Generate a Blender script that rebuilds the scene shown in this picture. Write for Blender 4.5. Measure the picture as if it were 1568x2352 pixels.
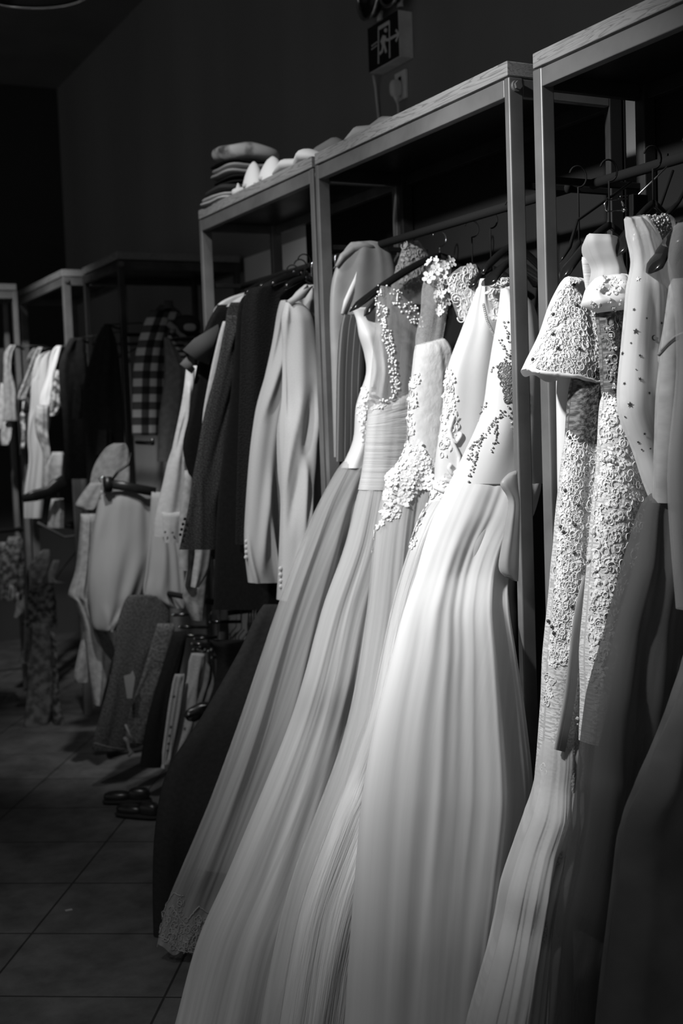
import bpy, bmesh, math, random
from mathutils import Vector, Matrix
for o in list(bpy.data.objects): bpy.data.objects.remove(o, do_unlink=True)
S = bpy.context.scene
COL = S.collection
# ------------------------------------------------------------------ camera
F_PX, W_PX, H_PX = 2800.0, 1568, 2352
EYE = Vector((0, 0, 1.5))
YAW, PITCH, ROLL = math.radians(27.1), math.radians(-4.2), math.radians(2.06)
fwd = Vector((math.sin(YAW)*math.cos(PITCH), math.cos(YAW)*math.cos(PITCH), math.sin(PITCH)))
r0 = Vector((math.cos(YAW), -math.sin(YAW), 0)); u0 = r0.cross(fwd)
RT = r0*math.cos(ROLL) - u0*math.sin(ROLL); UP = r0*math.sin(ROLL) + u0*math.cos(ROLL)
cd = bpy.data.cameras.new('camera'); cam = bpy.data.objects.new('camera', cd); COL.objects.link(cam)
M = Matrix((RT, UP, -fwd)).transposed().to_4x4(); M.translation = EYE
cam.matrix_world = M
cd.sensor_fit = 'VERTICAL'; cd.sensor_height = 36; cd.lens = F_PX/H_PX*36
cd.clip_start = 0.05; cd.clip_end = 60
cd.dof.use_dof = True; cd.dof.focus_distance = 2.75; cd.dof.aperture_fstop = 3.4
S.camera = cam
S.view_settings.view_transform = 'Standard'; S.view_settings.look = 'None'
S.view_settings.gamma = 1; S.view_settings.use_curve_mapping = False; S.view_settings.exposure = 0.0
# ------------------------------------------------------------------ light
w = bpy.data.worlds.new('world'); S.world = w; w.use_nodes = True
w.node_tree.nodes['Background'].inputs[0].default_value = (1, 1, 1, 1)
w.node_tree.nodes['Background'].inputs[1].default_value = 0.14
def spot(name, loc, target, watts, angle, blend=1.0, size=.08):
    l = bpy.data.lights.new(name, 'SPOT'); l.energy = watts; l.spot_size = math.radians(angle); l.spot_blend = blend; l.shadow_soft_size = size
    o = bpy.data.objects.new(name, l); COL.objects.link(o); o.location = loc
    o.rotation_euler = (Vector(target)-Vector(loc)).to_track_quat('-Z', 'Y').to_euler(); return o
spot('ceiling_spotlight', (-.25, 2.15, 3.0), (1.75, 2.64, 1.46), 440, 57, 1, .08)
spot('ceiling_spotlight', (.3, 3.2, 3.5), (1.62, 4.05, 1.85), 165, 54, 1, .06)
spot('ceiling_spotlight', (.5, 5.1, 3.5), (1.5, 6.75, 1.65), 320, 36, 1, .08)
spot('ceiling_spotlight', (1.15, 3.5, 3.7), (1.50, 5.02, 1.22), 230, 26, 1, .08)
spot('ceiling_spotlight', (-.5, 1.9, 3.7), (.1, 2.95, .0), 105, 56, 1, .1)
# ------------------------------------------------------------------ projection helpers
def ray(px, py): return (fwd*F_PX + RT*(px-784) - UP*(py-1176)).normalized()
def on_y(px, py, Y): d = ray(px, py); return EYE + d*(Y/d.y)
def on_x(px, py, X): d = ray(px, py); return EYE + d*(X/d.x)
def on_z(px, py, z): d = ray(px, py); return EYE + d*((z-1.5)/d.z)
def proj(p):
    v = p-EYE; z = v.dot(fwd); return (784+F_PX*v.dot(RT)/z, 1176-F_PX*v.dot(UP)/z)
# ------------------------------------------------------------------ materials
MATS = {}
def nodes(name):
    m = bpy.data.materials.new(name); m.use_nodes = True; nt = m.node_tree; nt.nodes.clear()
    return m, nt, (lambda t, **k: mk(nt, t, k))
def mk(nt, t, k):
    n = nt.nodes.new(t)
    for a, b in k.items():
        if a.startswith('i_'):
            key = a[2:]; key = int(key) if key.isdigit() else key.replace('_', ' ')
            n.inputs[key].default_value = b
        else: setattr(n, a, b)
    return n
def g(v): return (v, v, v, 1)
def cloth(name, v, v2=None, scale=40, rough=.85, bump=.15, stretch=(1, 1, 1), sheen=.0, trans=.0, metal=0, spec=.3, detail=4, lo=.35, hi=.65, coord='UV', bdist=.002):
    """procedural cloth: two greys mixed by noise, weave bump, optional light passing through"""
    if name in MATS: return MATS[name]
    m, nt, N = nodes(name); L = nt.links.new
    out = N('ShaderNodeOutputMaterial'); p = N('ShaderNodeBsdfPrincipled')
    tc = N('ShaderNodeTexCoord'); mp = N('ShaderNodeMapping'); mp.inputs['Scale'].default_value = stretch
    L(tc.outputs[coord], mp.inputs[0])
    no = N('ShaderNodeTexNoise', i_Scale=scale, i_Detail=detail); L(mp.outputs[0], no.inputs['Vector'])
    rp = N('ShaderNodeValToRGB'); L(no.outputs[0], rp.inputs[0])
    rp.color_ramp.elements[0].position = lo; rp.color_ramp.elements[1].position = hi
    rp.color_ramp.elements[0].color = g(v if v2 is None else v2); rp.color_ramp.elements[1].color = g(v)
    L(rp.outputs[0], p.inputs['Base Color'])
    p.inputs['Roughness'].default_value = rough; p.inputs['Metallic'].default_value = metal
    p.inputs['Specular IOR Level'].default_value = spec; p.inputs['Sheen Weight'].default_value = sheen
    if bump:
        b = N('ShaderNodeBump', i_Strength=bump, i_Distance=bdist); L(no.outputs[0], b.inputs['Height']); L(b.outputs[0], p.inputs['Normal'])
    if trans:
        t = N('ShaderNodeBsdfTranslucent'); t.inputs[0].default_value = g(v); mx = N('ShaderNodeMixShader', i_0=trans)
        L(p.outputs[0], mx.inputs[1]); L(t.outputs[0], mx.inputs[2]); L(mx.outputs[0], out.inputs[0])
    else: L(p.outputs[0], out.inputs[0])
    MATS[name] = m; return m
def sheer(name, v, alpha, scale=(60, 1.2, 1), lo=.4, hi=.65, a2=None, tl=.3):
    """net cloth: part of the light goes straight through, streaked along the fall"""
    if name in MATS: return MATS[name]
    m, nt, N = nodes(name); L = nt.links.new
    out = N('ShaderNodeOutputMaterial'); d = N('ShaderNodeBsdfDiffuse'); d.inputs[0].default_value = g(v)
    t = N('ShaderNodeBsdfTranslucent'); t.inputs[0].default_value = g(v); tr = N('ShaderNodeBsdfTransparent')
    a = N('ShaderNodeMixShader', i_0=tl); b = N('ShaderNodeMixShader')
    tc = N('ShaderNodeTexCoord'); mp = N('ShaderNodeMapping'); mp.inputs['Scale'].default_value = scale
    no = N('ShaderNodeTexNoise', i_Scale=1.0, i_Detail=3); L(tc.outputs['UV'], mp.inputs[0]); L(mp.outputs[0], no.inputs['Vector'])
    mr = N('ShaderNodeMapRange', i_1=lo, i_2=hi, i_3=alpha*.75 if a2 is None else a2, i_4=alpha); L(no.outputs[0], mr.inputs[0])
    L(mr.outputs[0], b.inputs[0]); L(d.outputs[0], a.inputs[1]); L(t.outputs[0], a.inputs[2]); L(tr.outputs[0], b.inputs[1]); L(a.outputs[0], b.inputs[2]); L(b.outputs[0], out.inputs[0])
    MATS[name] = m; return m
def metal(name, v, rough=.4, noise=6, var=.35, metallic=1.0, bump=.02):
    if name in MATS: return MATS[name]
    m, nt, N = nodes(name); L = nt.links.new
    out = N('ShaderNodeOutputMaterial'); p = N('ShaderNodeBsdfPrincipled'); p.inputs['Metallic'].default_value = metallic
    tc = N('ShaderNodeTexCoord'); no = N('ShaderNodeTexNoise', i_Scale=noise, i_Detail=6); L(tc.outputs['Object'], no.inputs['Vector'])
    mr = N('ShaderNodeMapRange', i_1=.35, i_2=.7, i_3=v*(1-var), i_4=v*(1+var*.4)); L(no.outputs[0], mr.inputs[0]); L(mr.outputs[0], p.inputs['Base Color'])
    m2 = N('ShaderNodeMapRange', i_1=.3, i_2=.7, i_3=rough*1.2, i_4=rough*.8); L(no.outputs[0], m2.inputs[0]); L(m2.outputs[0], p.inputs['Roughness'])
    b = N('ShaderNodeBump', i_Strength=bump, i_Distance=.01); L(no.outputs[0], b.inputs['Height']); L(b.outputs[0], p.inputs['Normal'])
    L(p.outputs[0], out.inputs[0]); MATS[name] = m; return m
def wood(name, v, v2):
    m, nt, N = nodes(name); L = nt.links.new
    out = N('ShaderNodeOutputMaterial'); p = N('ShaderNodeBsdfPrincipled', i_Roughness=.6)
    tc = N('ShaderNodeTexCoord'); mp = N('ShaderNodeMapping'); mp.inputs['Scale'].default_value = (14, 2.4, 34)
    L(tc.outputs['Object'], mp.inputs[0])
    wv = N('ShaderNodeTexNoise', i_Scale=1.0, i_Detail=3, i_Distortion=2.2); L(mp.outputs[0], wv.inputs[0])
    wr = N('ShaderNodeMath', operation='MULTIPLY', i_1=9.0); fr = N('ShaderNodeMath', operation='FRACT'); L(wv.outputs[0], wr.inputs[0]); L(wr.outputs[0], fr.inputs[0])
    rp = N('ShaderNodeValToRGB'); e = rp.color_ramp.elements; e[0].color = g(v2); e[1].color = g(v); e[0].position = .0; e[1].position = .45; k = e.new(.95); k.color = g(v*.9)
    L(fr.outputs[0], rp.inputs[0]); L(rp.outputs[0], p.inputs['Base Color']); L(p.outputs[0], out.inputs[0]); MATS[name] = m; return m
def pattern(name, kind, a, b, sc, rough=.9, c=None):
    """kind: check (gingham in three greys) | stripe | pinstripe | dots"""
    m, nt, N = nodes(name); L = nt.links.new
    out = N('ShaderNodeOutputMaterial'); p = N('ShaderNodeBsdfPrincipled', i_Roughness=rough); p.inputs['Specular IOR Level'].default_value = .2
    tc = N('ShaderNodeTexCoord'); sp = N('ShaderNodeSeparateXYZ'); L(tc.outputs['UV'], sp.inputs[0])
    def band(o, s, thr=.5):
        mu = N('ShaderNodeMath', operation='MULTIPLY', i_1=s); L(o, mu.inputs[0])
        fr = N('ShaderNodeMath', operation='FRACT'); L(mu.outputs[0], fr.inputs[0])
        gt = N('ShaderNodeMath', operation='LESS_THAN', i_1=thr); L(fr.outputs[0], gt.inputs[0]); return gt.outputs[0]
    if kind == 'check':
        x = band(sp.outputs[0], sc); y = band(sp.outputs[1], sc)
        s = N('ShaderNodeMath', operation='ADD'); L(x, s.inputs[0]); L(y, s.inputs[1])
        s2 = N('ShaderNodeMath', operation='MULTIPLY', i_1=.5); L(s.outputs[0], s2.inputs[0])
        rp = N('ShaderNodeValToRGB'); rp.color_ramp.interpolation = 'CONSTANT'; e = rp.color_ramp.elements
        e[0].color = g(b); e[1].position = .9; e[1].color = g(a); k = e.new(.3); k.color = g(c); L(s2.outputs[0], rp.inputs[0]); col = rp.outputs[0]
    else:
        x = band(sp.outputs[1 if kind == 'stripe' else 0], sc, .5 if kind == 'stripe' else .12)
        rp = N('ShaderNodeValToRGB'); rp.color_ramp.elements[0].color = g(b); rp.color_ramp.elements[1].color = g(a); L(x, rp.inputs[0]); col = rp.outputs[0]
    L(col, p.inputs['Base Color']); L(p.outputs[0], out.inputs[0]); MATS[name] = m; return m

STEEL = metal('grey_steel_tube', .26, .42, metallic=.5)
STEEL_SHADED = metal('shaded_steel_tube', .12, .45)  # darker copy of the rack steel, shade put into the colour
CHROME = metal('chrome', .75, .15, var=.05)
PLASTIC = metal('black_gloss_plastic', .012, .14, metallic=0, var=.1)
MATTE = metal('matte_black', .014, .75, metallic=0)
BLACKM = metal('black_painted_metal', .015, .35, metallic=0)
WOOD = wood('pine_board', .30, .14)
SATIN = cloth('white_satin', .80, .74, 9, .5, .12, (1, .35, 1), trans=.12, spec=.4, bdist=.01)
SATIN_G = cloth('grey_satin', .34, .28, 10, .45, .15, trans=.1, spec=.4)
LACEM = cloth('white_lace_cord', .88, .78, 160, .7, .2, trans=.1)
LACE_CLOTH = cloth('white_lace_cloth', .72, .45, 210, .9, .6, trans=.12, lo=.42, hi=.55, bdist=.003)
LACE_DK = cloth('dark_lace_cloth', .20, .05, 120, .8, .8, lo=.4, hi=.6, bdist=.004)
PEARL = metal('pearl_bead', .85, .22, metallic=0, var=.05)
GEM = metal('cut_glass_sequin', .7, .12, noise=900, var=.7, metallic=.25)
SEQ_DK = metal('dark_sequin', .07, .2, noise=700, var=.5, metallic=.2)
SEQ_GR = metal('grey_sequin', .30, .2, noise=800, var=.8, metallic=.3)
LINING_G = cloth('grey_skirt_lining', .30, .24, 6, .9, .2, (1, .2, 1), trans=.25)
LINING = cloth('skirt_lining', .55, .45, 6, .9, .2, (1, .2, 1), trans=.25)
TULLE = sheer('white_tulle', .72, .86, a2=.62)
DENSE = sheer('dense_net', .84, .97, a2=.9, tl=.14)
TULLE2 = sheer('white_tulle_soft', .80, .66, a2=.42)
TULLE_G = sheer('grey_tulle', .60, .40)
NET = sheer('fine_net', .7, .38, (90, 90, 1))
TULLE_DK = sheer('dark_chiffon', .14, .82, (30, 1, 1))
def C(v, **k): return cloth('cloth_grey_%03d' % round(v*1000), v, v*.72, **k)
WHITE = cloth('white_cotton', .82, .72, 60, .8, .2, trans=.08)
LBLAZER = cloth('light_wool_suiting', .50, .46, 300, .8, .1)
TWEED = cloth('dark_tweed', .10, .012, 300, .95, .5, lo=.42, hi=.6)
DEEP = cloth('deep_black_cloth', .030, .024, 80, .95, .1, spec=.1)
BLACK = cloth('black_cloth', .018, .014, 80, .95, .1, spec=.1)
CHAR = cloth('charcoal_cloth', .045, .03, 120, .9, .2)
DENIM = cloth('dark_denim', .085, .03, 130, .9, .3)
DENIM2 = cloth('mid_denim', .14, .05, 90, .9, .3)
CORD = cloth('cream_denim', .50, .40, 140, .85, .2)
PRINT = cloth('printed_cotton', .55, .10, 28, .85, .1, lo=.45, hi=.55)
PRINT_DK = cloth('dark_floral_print', .16, .03, 34, .9, .1, lo=.42, hi=.6)
CHECK = pattern('buffalo_check', 'check', .42, .015, 14, c=.07)
STRIPE = pattern('narrow_stripe', 'stripe', .30, .02, 38)
PIN = pattern('pinstripe', 'pin', .16, .045, 55)
# ------------------------------------------------------------------ object helpers
def tag(o, label=None, cat=None, group=None, kind=None):
    if label: o['label'] = label
    if cat: o['category'] = cat
    if group: o['group'] = group
    if kind: o['kind'] = kind
    return o
def thing(name, loc, label, cat, group=None):
    o = bpy.data.objects.new(name, None); COL.objects.link(o); o.location = loc; o.empty_display_size = .05
    return tag(o, label, cat, group)
def wloc(par):
    v = Vector((0, 0, 0))
    while par is not None: v += par.location; par = par.parent
    return v
def mesh(name, verts, faces, m, par=None, smooth=True, uv=None, base=None):
    """verts are in world space; without a parent the origin goes to base or the lowest centre"""
    vs = [Vector(v) for v in verts]
    if par is None:
        if base is None:
            c = sum(vs, Vector())/len(vs); base = Vector((c.x, c.y, min(v.z for v in vs)))
        off = Vector(base)
    else: off = wloc(par)
    me = bpy.data.meshes.new(name); me.from_pydata([v-off for v in vs], [], faces)
    if uv:
        ul = me.uv_layers.new(name='UVMap')
        for lp in me.loops: ul.data[lp.index].uv = uv[lp.vertex_index]
    if smooth:
        for p in me.polygons: p.use_smooth = True
    me.materials.append(m); me.update()
    o = bpy.data.objects.new(name, me); COL.objects.link(o)
    if par is None: o.location = off
    else: o.parent = par
    return o
class MB:
    """collects shapes in world space into one mesh"""
    def __init__(s): s.v = []; s.f = []
    def add(s, vs, fs): b = len(s.v); s.v += [Vector(v) for v in vs]; s.f += [tuple(b+i for i in f) for f in fs]; return s
    def box(s, a, b, R=None, bev=0):
        a = Vector(a); b = Vector(b); c = (a+b)/2; h = (b-a)/2; bm = bmesh.new(); bmesh.ops.create_cube(bm, size=2)
        for v in bm.verts: v.co = Vector((v.co.x*h.x, v.co.y*h.y, v.co.z*h.z))
        if bev: bmesh.ops.bevel(bm, geom=bm.edges[:], offset=bev, segments=2, affect='EDGES', profile=.5)
        vs = [(R @ v.co if R else v.co)+c for v in bm.verts]; bm.verts.index_update()
        s.add(vs, [tuple(v.index for v in f.verts) for f in bm.faces]); bm.free(); return s
    def tube(s, pts, r, n=8, closed=False, flat=None, nrm=None):
        P = [Vector(p) for p in pts]; k = len(P); rs = r if isinstance(r, (list, tuple)) else [r]*k; b = len(s.v)
        ref = None
        for i, p in enumerate(P):
            t = (P[(i+1) % k]-P[i-1]) if closed else (P[min(i+1, k-1)]-P[max(i-1, 0)])
            t = t.normalized() if t.length > 1e-9 else Vector((0, 0, 1))
            if nrm is not None: a = Vector(nrm); a = (a - t*a.dot(t)).normalized()
            else:
                if ref is None: ref = t.orthogonal().normalized()
                a = (ref - t*ref.dot(t)).normalized(); ref = a
            c = t.cross(a)
            for j in range(n):
                th = 2*math.pi*j/n; fl = flat if flat else 1
                s.v.append(p + a*(math.cos(th)*rs[i]*fl) + c*(math.sin(th)*rs[i]))
        for i in range(k if closed else k-1):
            for j in range(n):
                i2 = (i+1) % k; s.f.append((b+i*n+j, b+i*n+(j+1) % n, b+i2*n+(j+1) % n, b+i2*n+j))
        if not closed: s.f.append(tuple(b+j for j in range(n))[::-1]); s.f.append(tuple(b+(k-1)*n+j for j in range(n)))
        return s
    def ball(s, c, r, seg=6, rings=4, R=None, sq=(1, 1, 1)):
        c = Vector(c); vs = []
        for i in range(rings+1):
            ph = math.pi*i/rings
            for j in range(seg):
                th = 2*math.pi*j/seg; v = Vector((math.sin(ph)*math.cos(th)*sq[0], math.sin(ph)*math.sin(th)*sq[1], math.cos(ph)*sq[2]))*r
                vs.append(c+(R @ v if R else v))
        return s.add(vs, [(i*seg+j, i*seg+(j+1) % seg, (i+1)*seg+(j+1) % seg, (i+1)*seg+j) for i in range(rings) for j in range(seg)])
    def poly(s, pts, n, th):
        """flat outline given thickness th along n"""
        n = Vector(n).normalized(); P = [Vector(p) for p in pts]; k = len(P)
        return s.add([p+n*th/2 for p in P]+[p-n*th/2 for p in P], [tuple(range(k)), tuple(range(2*k-1, k-1, -1))]+[(i, i+k, (i+1) % k+k, (i+1) % k) for i in range(k)])
    def build(s, name, m, par=None, smooth=True, base=None): return mesh(name, s.v, s.f, m, par, smooth, base=base)
def cr(a, b, c, d, t):
    return .5*((2*b)+(c-a)*t+(2*a-5*b+4*c-d)*t*t+(3*b-a-3*c+d)*t*t*t)
class Surf:
    pass
def loft(name, rows, m, par=None, Y=3., th=.05, amp=.0, k=6, n=72, sub=5, seed=0, cap=True, pw=.75, wrinkle=0, hem=0, grow=0, back=0, build=True, rot=0, asym=0, tuck=None, fine=0):
    """cloth tube hung in a plane across the rail. rows: (yl, xl, yr, xr[, Y[, th[, amp]]]) with image coordinates of the
    two side edges and real distance Y along the rack; th = half thickness, amp = fold depth in metres"""
    if tuck is None: tuck = 0 if cap else 3
    R = random.Random(seed*7919+13); KR = []; y_, t_, a_ = Y, th, amp
    for r in rows:
        if len(r) > 4 and r[4] is not None: y_ = r[4]
        if len(r) > 5 and r[5] is not None: t_ = r[5]
        if len(r) > 6 and r[6] is not None: a_ = r[6]
        KR.append([on_y(r[1], r[0], y_-rot), on_y(r[3], r[2], y_+rot), t_, a_])
    rr = []
    for i in range(len(KR)-1):
        A, B, Cc, D = KR[max(i-1, 0)], KR[i], KR[i+1], KR[min(i+2, len(KR)-1)]
        for j in range(sub):
            t = j/sub; rr.append([cr(A[0], B[0], Cc[0], D[0], t), cr(A[1], B[1], Cc[1], D[1], t), B[2]*(1-t)+Cc[2]*t, B[3]*(1-t)+Cc[3]*t])
    rr.append(KR[-1])
    def ridges(cnt, wk, long_):
        out = []
        for i in range(cnt):
            A = R.uniform(.45, 1)*(1 if R.random() < .72 else -.8); w_ = R.uniform(.22, .62)/wk
            if long_: out.append((R.random(), R.uniform(-.12, .12), w_, A, R.uniform(-.5, .35), R.uniform(.75, 1.6)))
            else: c_ = R.random(); out.append((R.uniform(-.1, 1.1)-c_*0, R.choice((-1, 1))*R.uniform(.5, 1.6), w_*.8, A, c_-.12-R.random()*.1, c_+.12+R.random()*.12))
        return out
    rg = [ridges(int(k*2.2)+2, k, True), ridges(int(k*1.6)+2, k, True)]
    rf = [[(q0, dr*.6, w_*.3, A, s0, s1) for (q0, dr, w_, A, s0, s1) in ridges(int(k*5), k, True)] for _ in (0, 1)] if fine else [[], []]
    rw = [ridges(7, 3.0, False), ridges(5, 3.0, False)]
    def field(L_, q, s):
        f = 0
        for (q0, dr, w_, A, s0, s1) in L_:
            if s <= s0 or s >= s1: continue
            x = (q-q0-dr*(s-(s0+s1)/2 if abs(dr) > .3 else s))/w_
            if abs(x) < 2.6: m_ = (s-s0)/(s1-s0); f += A*math.exp(-x*x)*min(1, 4*m_*(1-m_)*1.3)
        return f
    tot = len(rr); vs = []; uv = []; acc = 0; pc = None
    for i, (L, Rr, t, a) in enumerate(rr):
        s = i/(tot-1); c = (L+Rr)/2; h = (Rr-L)/2; hw = max(h.length, 1e-4)
        hd = h/hw; p = Vector((hd.y, -hd.x, 0)); p = p.normalized() if p.length > 1e-6 else Vector((0, -1, 0))
        if pc is not None: acc += (c-pc).length
        pc = c
        e = 1.0
        if cap and i == 0: e = .12
        hs = 1.0
        if tuck and i < tuck: e = .72+.28*math.sin(i/tuck*1.5708); hs = .94+.06*math.sin(i/tuck*1.5708)
        for j in range(n):
            an = 2*math.pi*j/n; co, si = math.cos(an), math.sin(an); q = (1-co)/2; q2 = q if si >= 0 else 1.37+q*.93
            fi = 0 if si >= 0 else 1
            f = a*field(rg[fi], q, s)*.9 + (a*fine*field(rf[fi], q, s) if fine else 0) + (wrinkle*field(rw[fi], q, s) if wrinkle else 0)
            sp = (abs(si)**pw)*(1 if si >= 0 else -1)
            off = (t+grow)*e*sp + f*(1 if si >= 0 else -1)*min(1, abs(si)*1.8)
            v = c - h*co*hs*(1+grow/hw) + p*off
            v = v - hd*co*f*.3
            if hem and i > tot-3-sub//2: v.z += hem*math.sin(2*math.pi*k*q2+1.3)*(i-(tot-3-sub//2))/(3+sub//2)
            vs.append(v); uv.append((q2*hw*2, -acc))
    fs = [(i*n+j, i*n+(j+1) % n, (i+1)*n+(j+1) % n, (i+1)*n+j) for i in range(tot-1) for j in range(n)]
    if cap: fs.append(tuple(range(n))[::-1])
    o = mesh(name, vs, fs, m, par, uv=uv) if build else None
    sf = Surf(); sf.o = o; sf.vs = vs; sf.n = n; sf.rows = tot; sf.m = m
    # facing samples for placing trims
    sf.s = []
    for i in range(1, tot-1):
        for j in range(n):
            a = vs[i*n+(j+1) % n]-vs[i*n+j-1 if j else i*n+n-1]; b = vs[(i+1)*n+j]-vs[(i-1)*n+j]; nn = a.cross(b)
            if nn.length < 1e-12: continue
            nn.normalize(); v = vs[i*n+j]
            if nn.dot(v-(rr[i][0]+rr[i][1])/2) < 0: nn = -nn
            if nn.dot(EYE-v) > 0: x, y = proj(v); sf.s.append((x, y, v, nn))
    return sf
def at(sf, px, py):
    b = min(sf.s, key=lambda q: (q[0]-px)**2+(q[1]-py)**2); d = ray(px, py)
    den = d.dot(b[3])
    if abs(den) < .25: return b[2].copy(), b[3]
    t = (b[2]-EYE).dot(b[3])/den; p = EYE+d*t
    if (p-b[2]).length > .03: return b[2].copy(), b[3]
    return p, b[3]
def frame(n):
    n = Vector(n).normalized(); a = Vector((0, 0, 1)); a = (a-n*a.dot(n)); a = a.normalized() if a.length > 1e-3 else n.orthogonal().normalized()
    return Matrix((n.cross(a), a, n)).transposed()   # columns: side, up, normal
def flower(mb, p, n, r, rnd, petals=5, lift=.35):
    Fm = frame(n); a0 = rnd.random()*6.28
    for q in range(petals):
        a = a0+q*6.283/petals; d = Vector((math.cos(a), math.sin(a), 0)); s_ = Vector((-d.y, d.x, 0))
        L = [(.12, 0, .1), (.5, .36, .35), (.95, .3, .55), (1.08, 0, .45), (.95, -.3, .55), (.5, -.36, .35), (.55, 0, .18)]
        vs = [p+Fm @ ((d*x+s_*y)*r+Vector((0, 0, z*r*lift+r*.06))) for x, y, z in L]
        mb.add(vs, [(0, 1, 6), (1, 2, 6), (2, 3, 6), (3, 4, 6), (4, 5, 6), (5, 0, 6)])
    mb.ball(p+Fm @ Vector((0, 0, r*.12)), r*.2, 6, 4)
def leaf(mb, p, n, L, a, rnd, wd=.34):
    Fm = frame(n); d = Vector((math.cos(a), math.sin(a), 0)); s_ = Vector((-d.y, d.x, 0)); b = []
    for x, y, z in [(0, 0, .04), (.3, wd*.8, .06), (.65, wd*.7, .1), (1, 0, .16), (.65, -wd*.7, .1), (.3, -wd*.8, .06), (.5, 0, .2)]: b.append(p+Fm @ ((d*x+s_*y)*L+Vector((0, 0, z*L+.001))))
    mb.add(b, [(0, 1, 6), (1, 2, 6), (2, 3, 6), (3, 4, 6), (4, 5, 6), (5, 0, 6)])
def ring(mb, p, n, r, rnd, w=.12, full=True, e=1.0):
    Fm = frame(n); a0 = rnd.random()*6.28; sp = 6.283 if full else 4.4; k = 12
    pts = [p+Fm @ Vector((math.cos(a0+sp*i/k)*r*e, math.sin(a0+sp*i/k)*r, r*.25)) for i in range(k if full else k+1)]
    mb.tube(pts, r*w, 5, closed=full)
def lace(sf, mb, cells, rnd, r=.010, ringy=.6):
    """cells: list of image spots; sews a small corded motif on the cloth at each"""
    for x, y in cells:
        p, n = at(sf, x, y); u = rnd.random()
        if u < ringy*.6: ring(mb, p, n, r*rnd.uniform(.5, .95), rnd, .16, True, rnd.uniform(.6, 1))
        elif u < ringy: ring(mb, p, n, r*rnd.uniform(.7, 1.2), rnd, .13, False, rnd.uniform(.7, 1))
        elif u < ringy+.2: flower(mb, p, n, r*rnd.uniform(.8, 1.2), rnd, rnd.choice((5, 6)), .3)
        else: leaf(mb, p, n, r*rnd.uniform(1, 1.7), rnd.random()*6.28, rnd)
def inpoly(x, y, P):
    c = False; j = len(P)-1
    for i in range(len(P)):
        if (P[i][1] > y) != (P[j][1] > y) and x < (P[j][0]-P[i][0])*(y-P[i][1])/(P[j][1]-P[i][1])+P[i][0]: c = not c
        j = i
    return c
def scatter(P, step, rnd, drop=0.):
    xs = [p[0] for p in P]; ys = [p[1] for p in P]; out = []; y = min(ys); r_ = 0
    while y < max(ys):
        x = min(xs)+(step/2 if r_ % 2 else 0)
        while x < max(xs):
            a, b = x+rnd.uniform(-.35, .35)*step, y+rnd.uniform(-.35, .35)*step
            if inpoly(a, b, P) and rnd.random() > drop: out.append((a, b))
            x += step
        y += step*.86; r_ += 1
    return out
def along(P, step, rnd, jit=0):
    out = []
    for (x0, y0), (x1, y1) in zip(P, P[1:]):
        L = math.hypot(x1-x0, y1-y0); k = max(1, int(L/step))
        for i in range(k): t = (i+rnd.random()*.3)/k; out.append((x0+(x1-x0)*t+rnd.uniform(-jit, jit), y0+(y1-y0)*t+rnd.uniform(-jit, jit)))
    return out
# ------------------------------------------------------------------ setting
BLACKM = MATS['black_painted_metal']
def slab(name, pts, n, m, **k):
    mb = MB().poly(pts, n, .1); o = mb.build(name, m, smooth=False); tag(o, kind='structure', **k); return o
m, nt, N = nodes('stone_floor_tiles'); L_ = nt.links.new
out = N('ShaderNodeOutputMaterial'); p = N('ShaderNodeBsdfPrincipled', i_Roughness=.62)
tc = N('ShaderNodeTexCoord'); mp = N('ShaderNodeMapping'); mp.inputs['Rotation'].default_value = (0, 0, math.radians(32.3)); mp.inputs['Location'].default_value = (.06, .02, 0)
L_(tc.outputs['Generated'], mp.inputs[0]); L_(tc.outputs['Object'], mp.inputs[0])
br = N('ShaderNodeTexBrick', i_Scale=1.0, i_Mortar_Size=.004, i_Brick_Width=.5, i_Row_Height=.4, i_Mortar_Smooth=.3); br.offset = 0
br.inputs['Color1'].default_value = g(.115); br.inputs['Color2'].default_value = g(.095); br.inputs['Mortar'].default_value = g(.02)
no = N('ShaderNodeTexNoise', i_Scale=7, i_Detail=8, i_Roughness=.65); L_(tc.outputs['Object'], no.inputs['Vector']); L_(mp.outputs[0], br.inputs[0])
mr = N('ShaderNodeMapRange', i_1=.3, i_2=.7, i_3=.45, i_4=1.25); L_(no.outputs[0], mr.inputs[0])
mu = N('ShaderNodeMix', data_type='RGBA', blend_type='MULTIPLY', i_0=1.0); L_(br.outputs[0], mu.inputs[6]); L_(mr.outputs[0], mu.inputs[7]); L_(mu.outputs[2], p.inputs['Base Color'])
b = N('ShaderNodeBump', i_Strength=.4, i_Distance=.004); L_(br.outputs['Fac'], b.inputs['Height']); b.invert = True; L_(b.outputs[0], p.inputs['Normal']); L_(p.outputs[0], out.inputs[0])
FLOOR = m
slab('floor', [(-5, -1, -.05), (2.4, -1, -.05), (2.4, 9, -.05), (-5, 9, -.05)], (0, 0, 1), FLOOR)
WALLM = cloth('dark_painted_wall', .30, .25, 1.6, .8, .05, (1, 1, .2), coord='Object')
CEILM = cloth('dark_painted_ceiling', .30, .25, 2, .9, .05, coord='Object')
slab('wall_right', [(2.45, -1, -.1), (2.45, 9, -.1), (2.45, 9, 4), (2.45, -1, 4)], (1, 0, 0), WALLM)
slab('wall_back', [(-5, 9.05, -.1), (2.5, 9.05, -.1), (2.5, 9.05, 4), (-5, 9.05, 4)], (0, 1, 0), cloth('shaded_wall', .06, .05, 1.6, .8, .05, coord='Object'))  # back wall colour darkened to stand in for shade at the far end
slab('ceiling', [(-5, -1, 4.05), (2.5, -1, 4.05), (2.5, 9.1, 4.05), (-5, 9.1, 4.05)], (0, 0, 1), CEILM)
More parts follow.
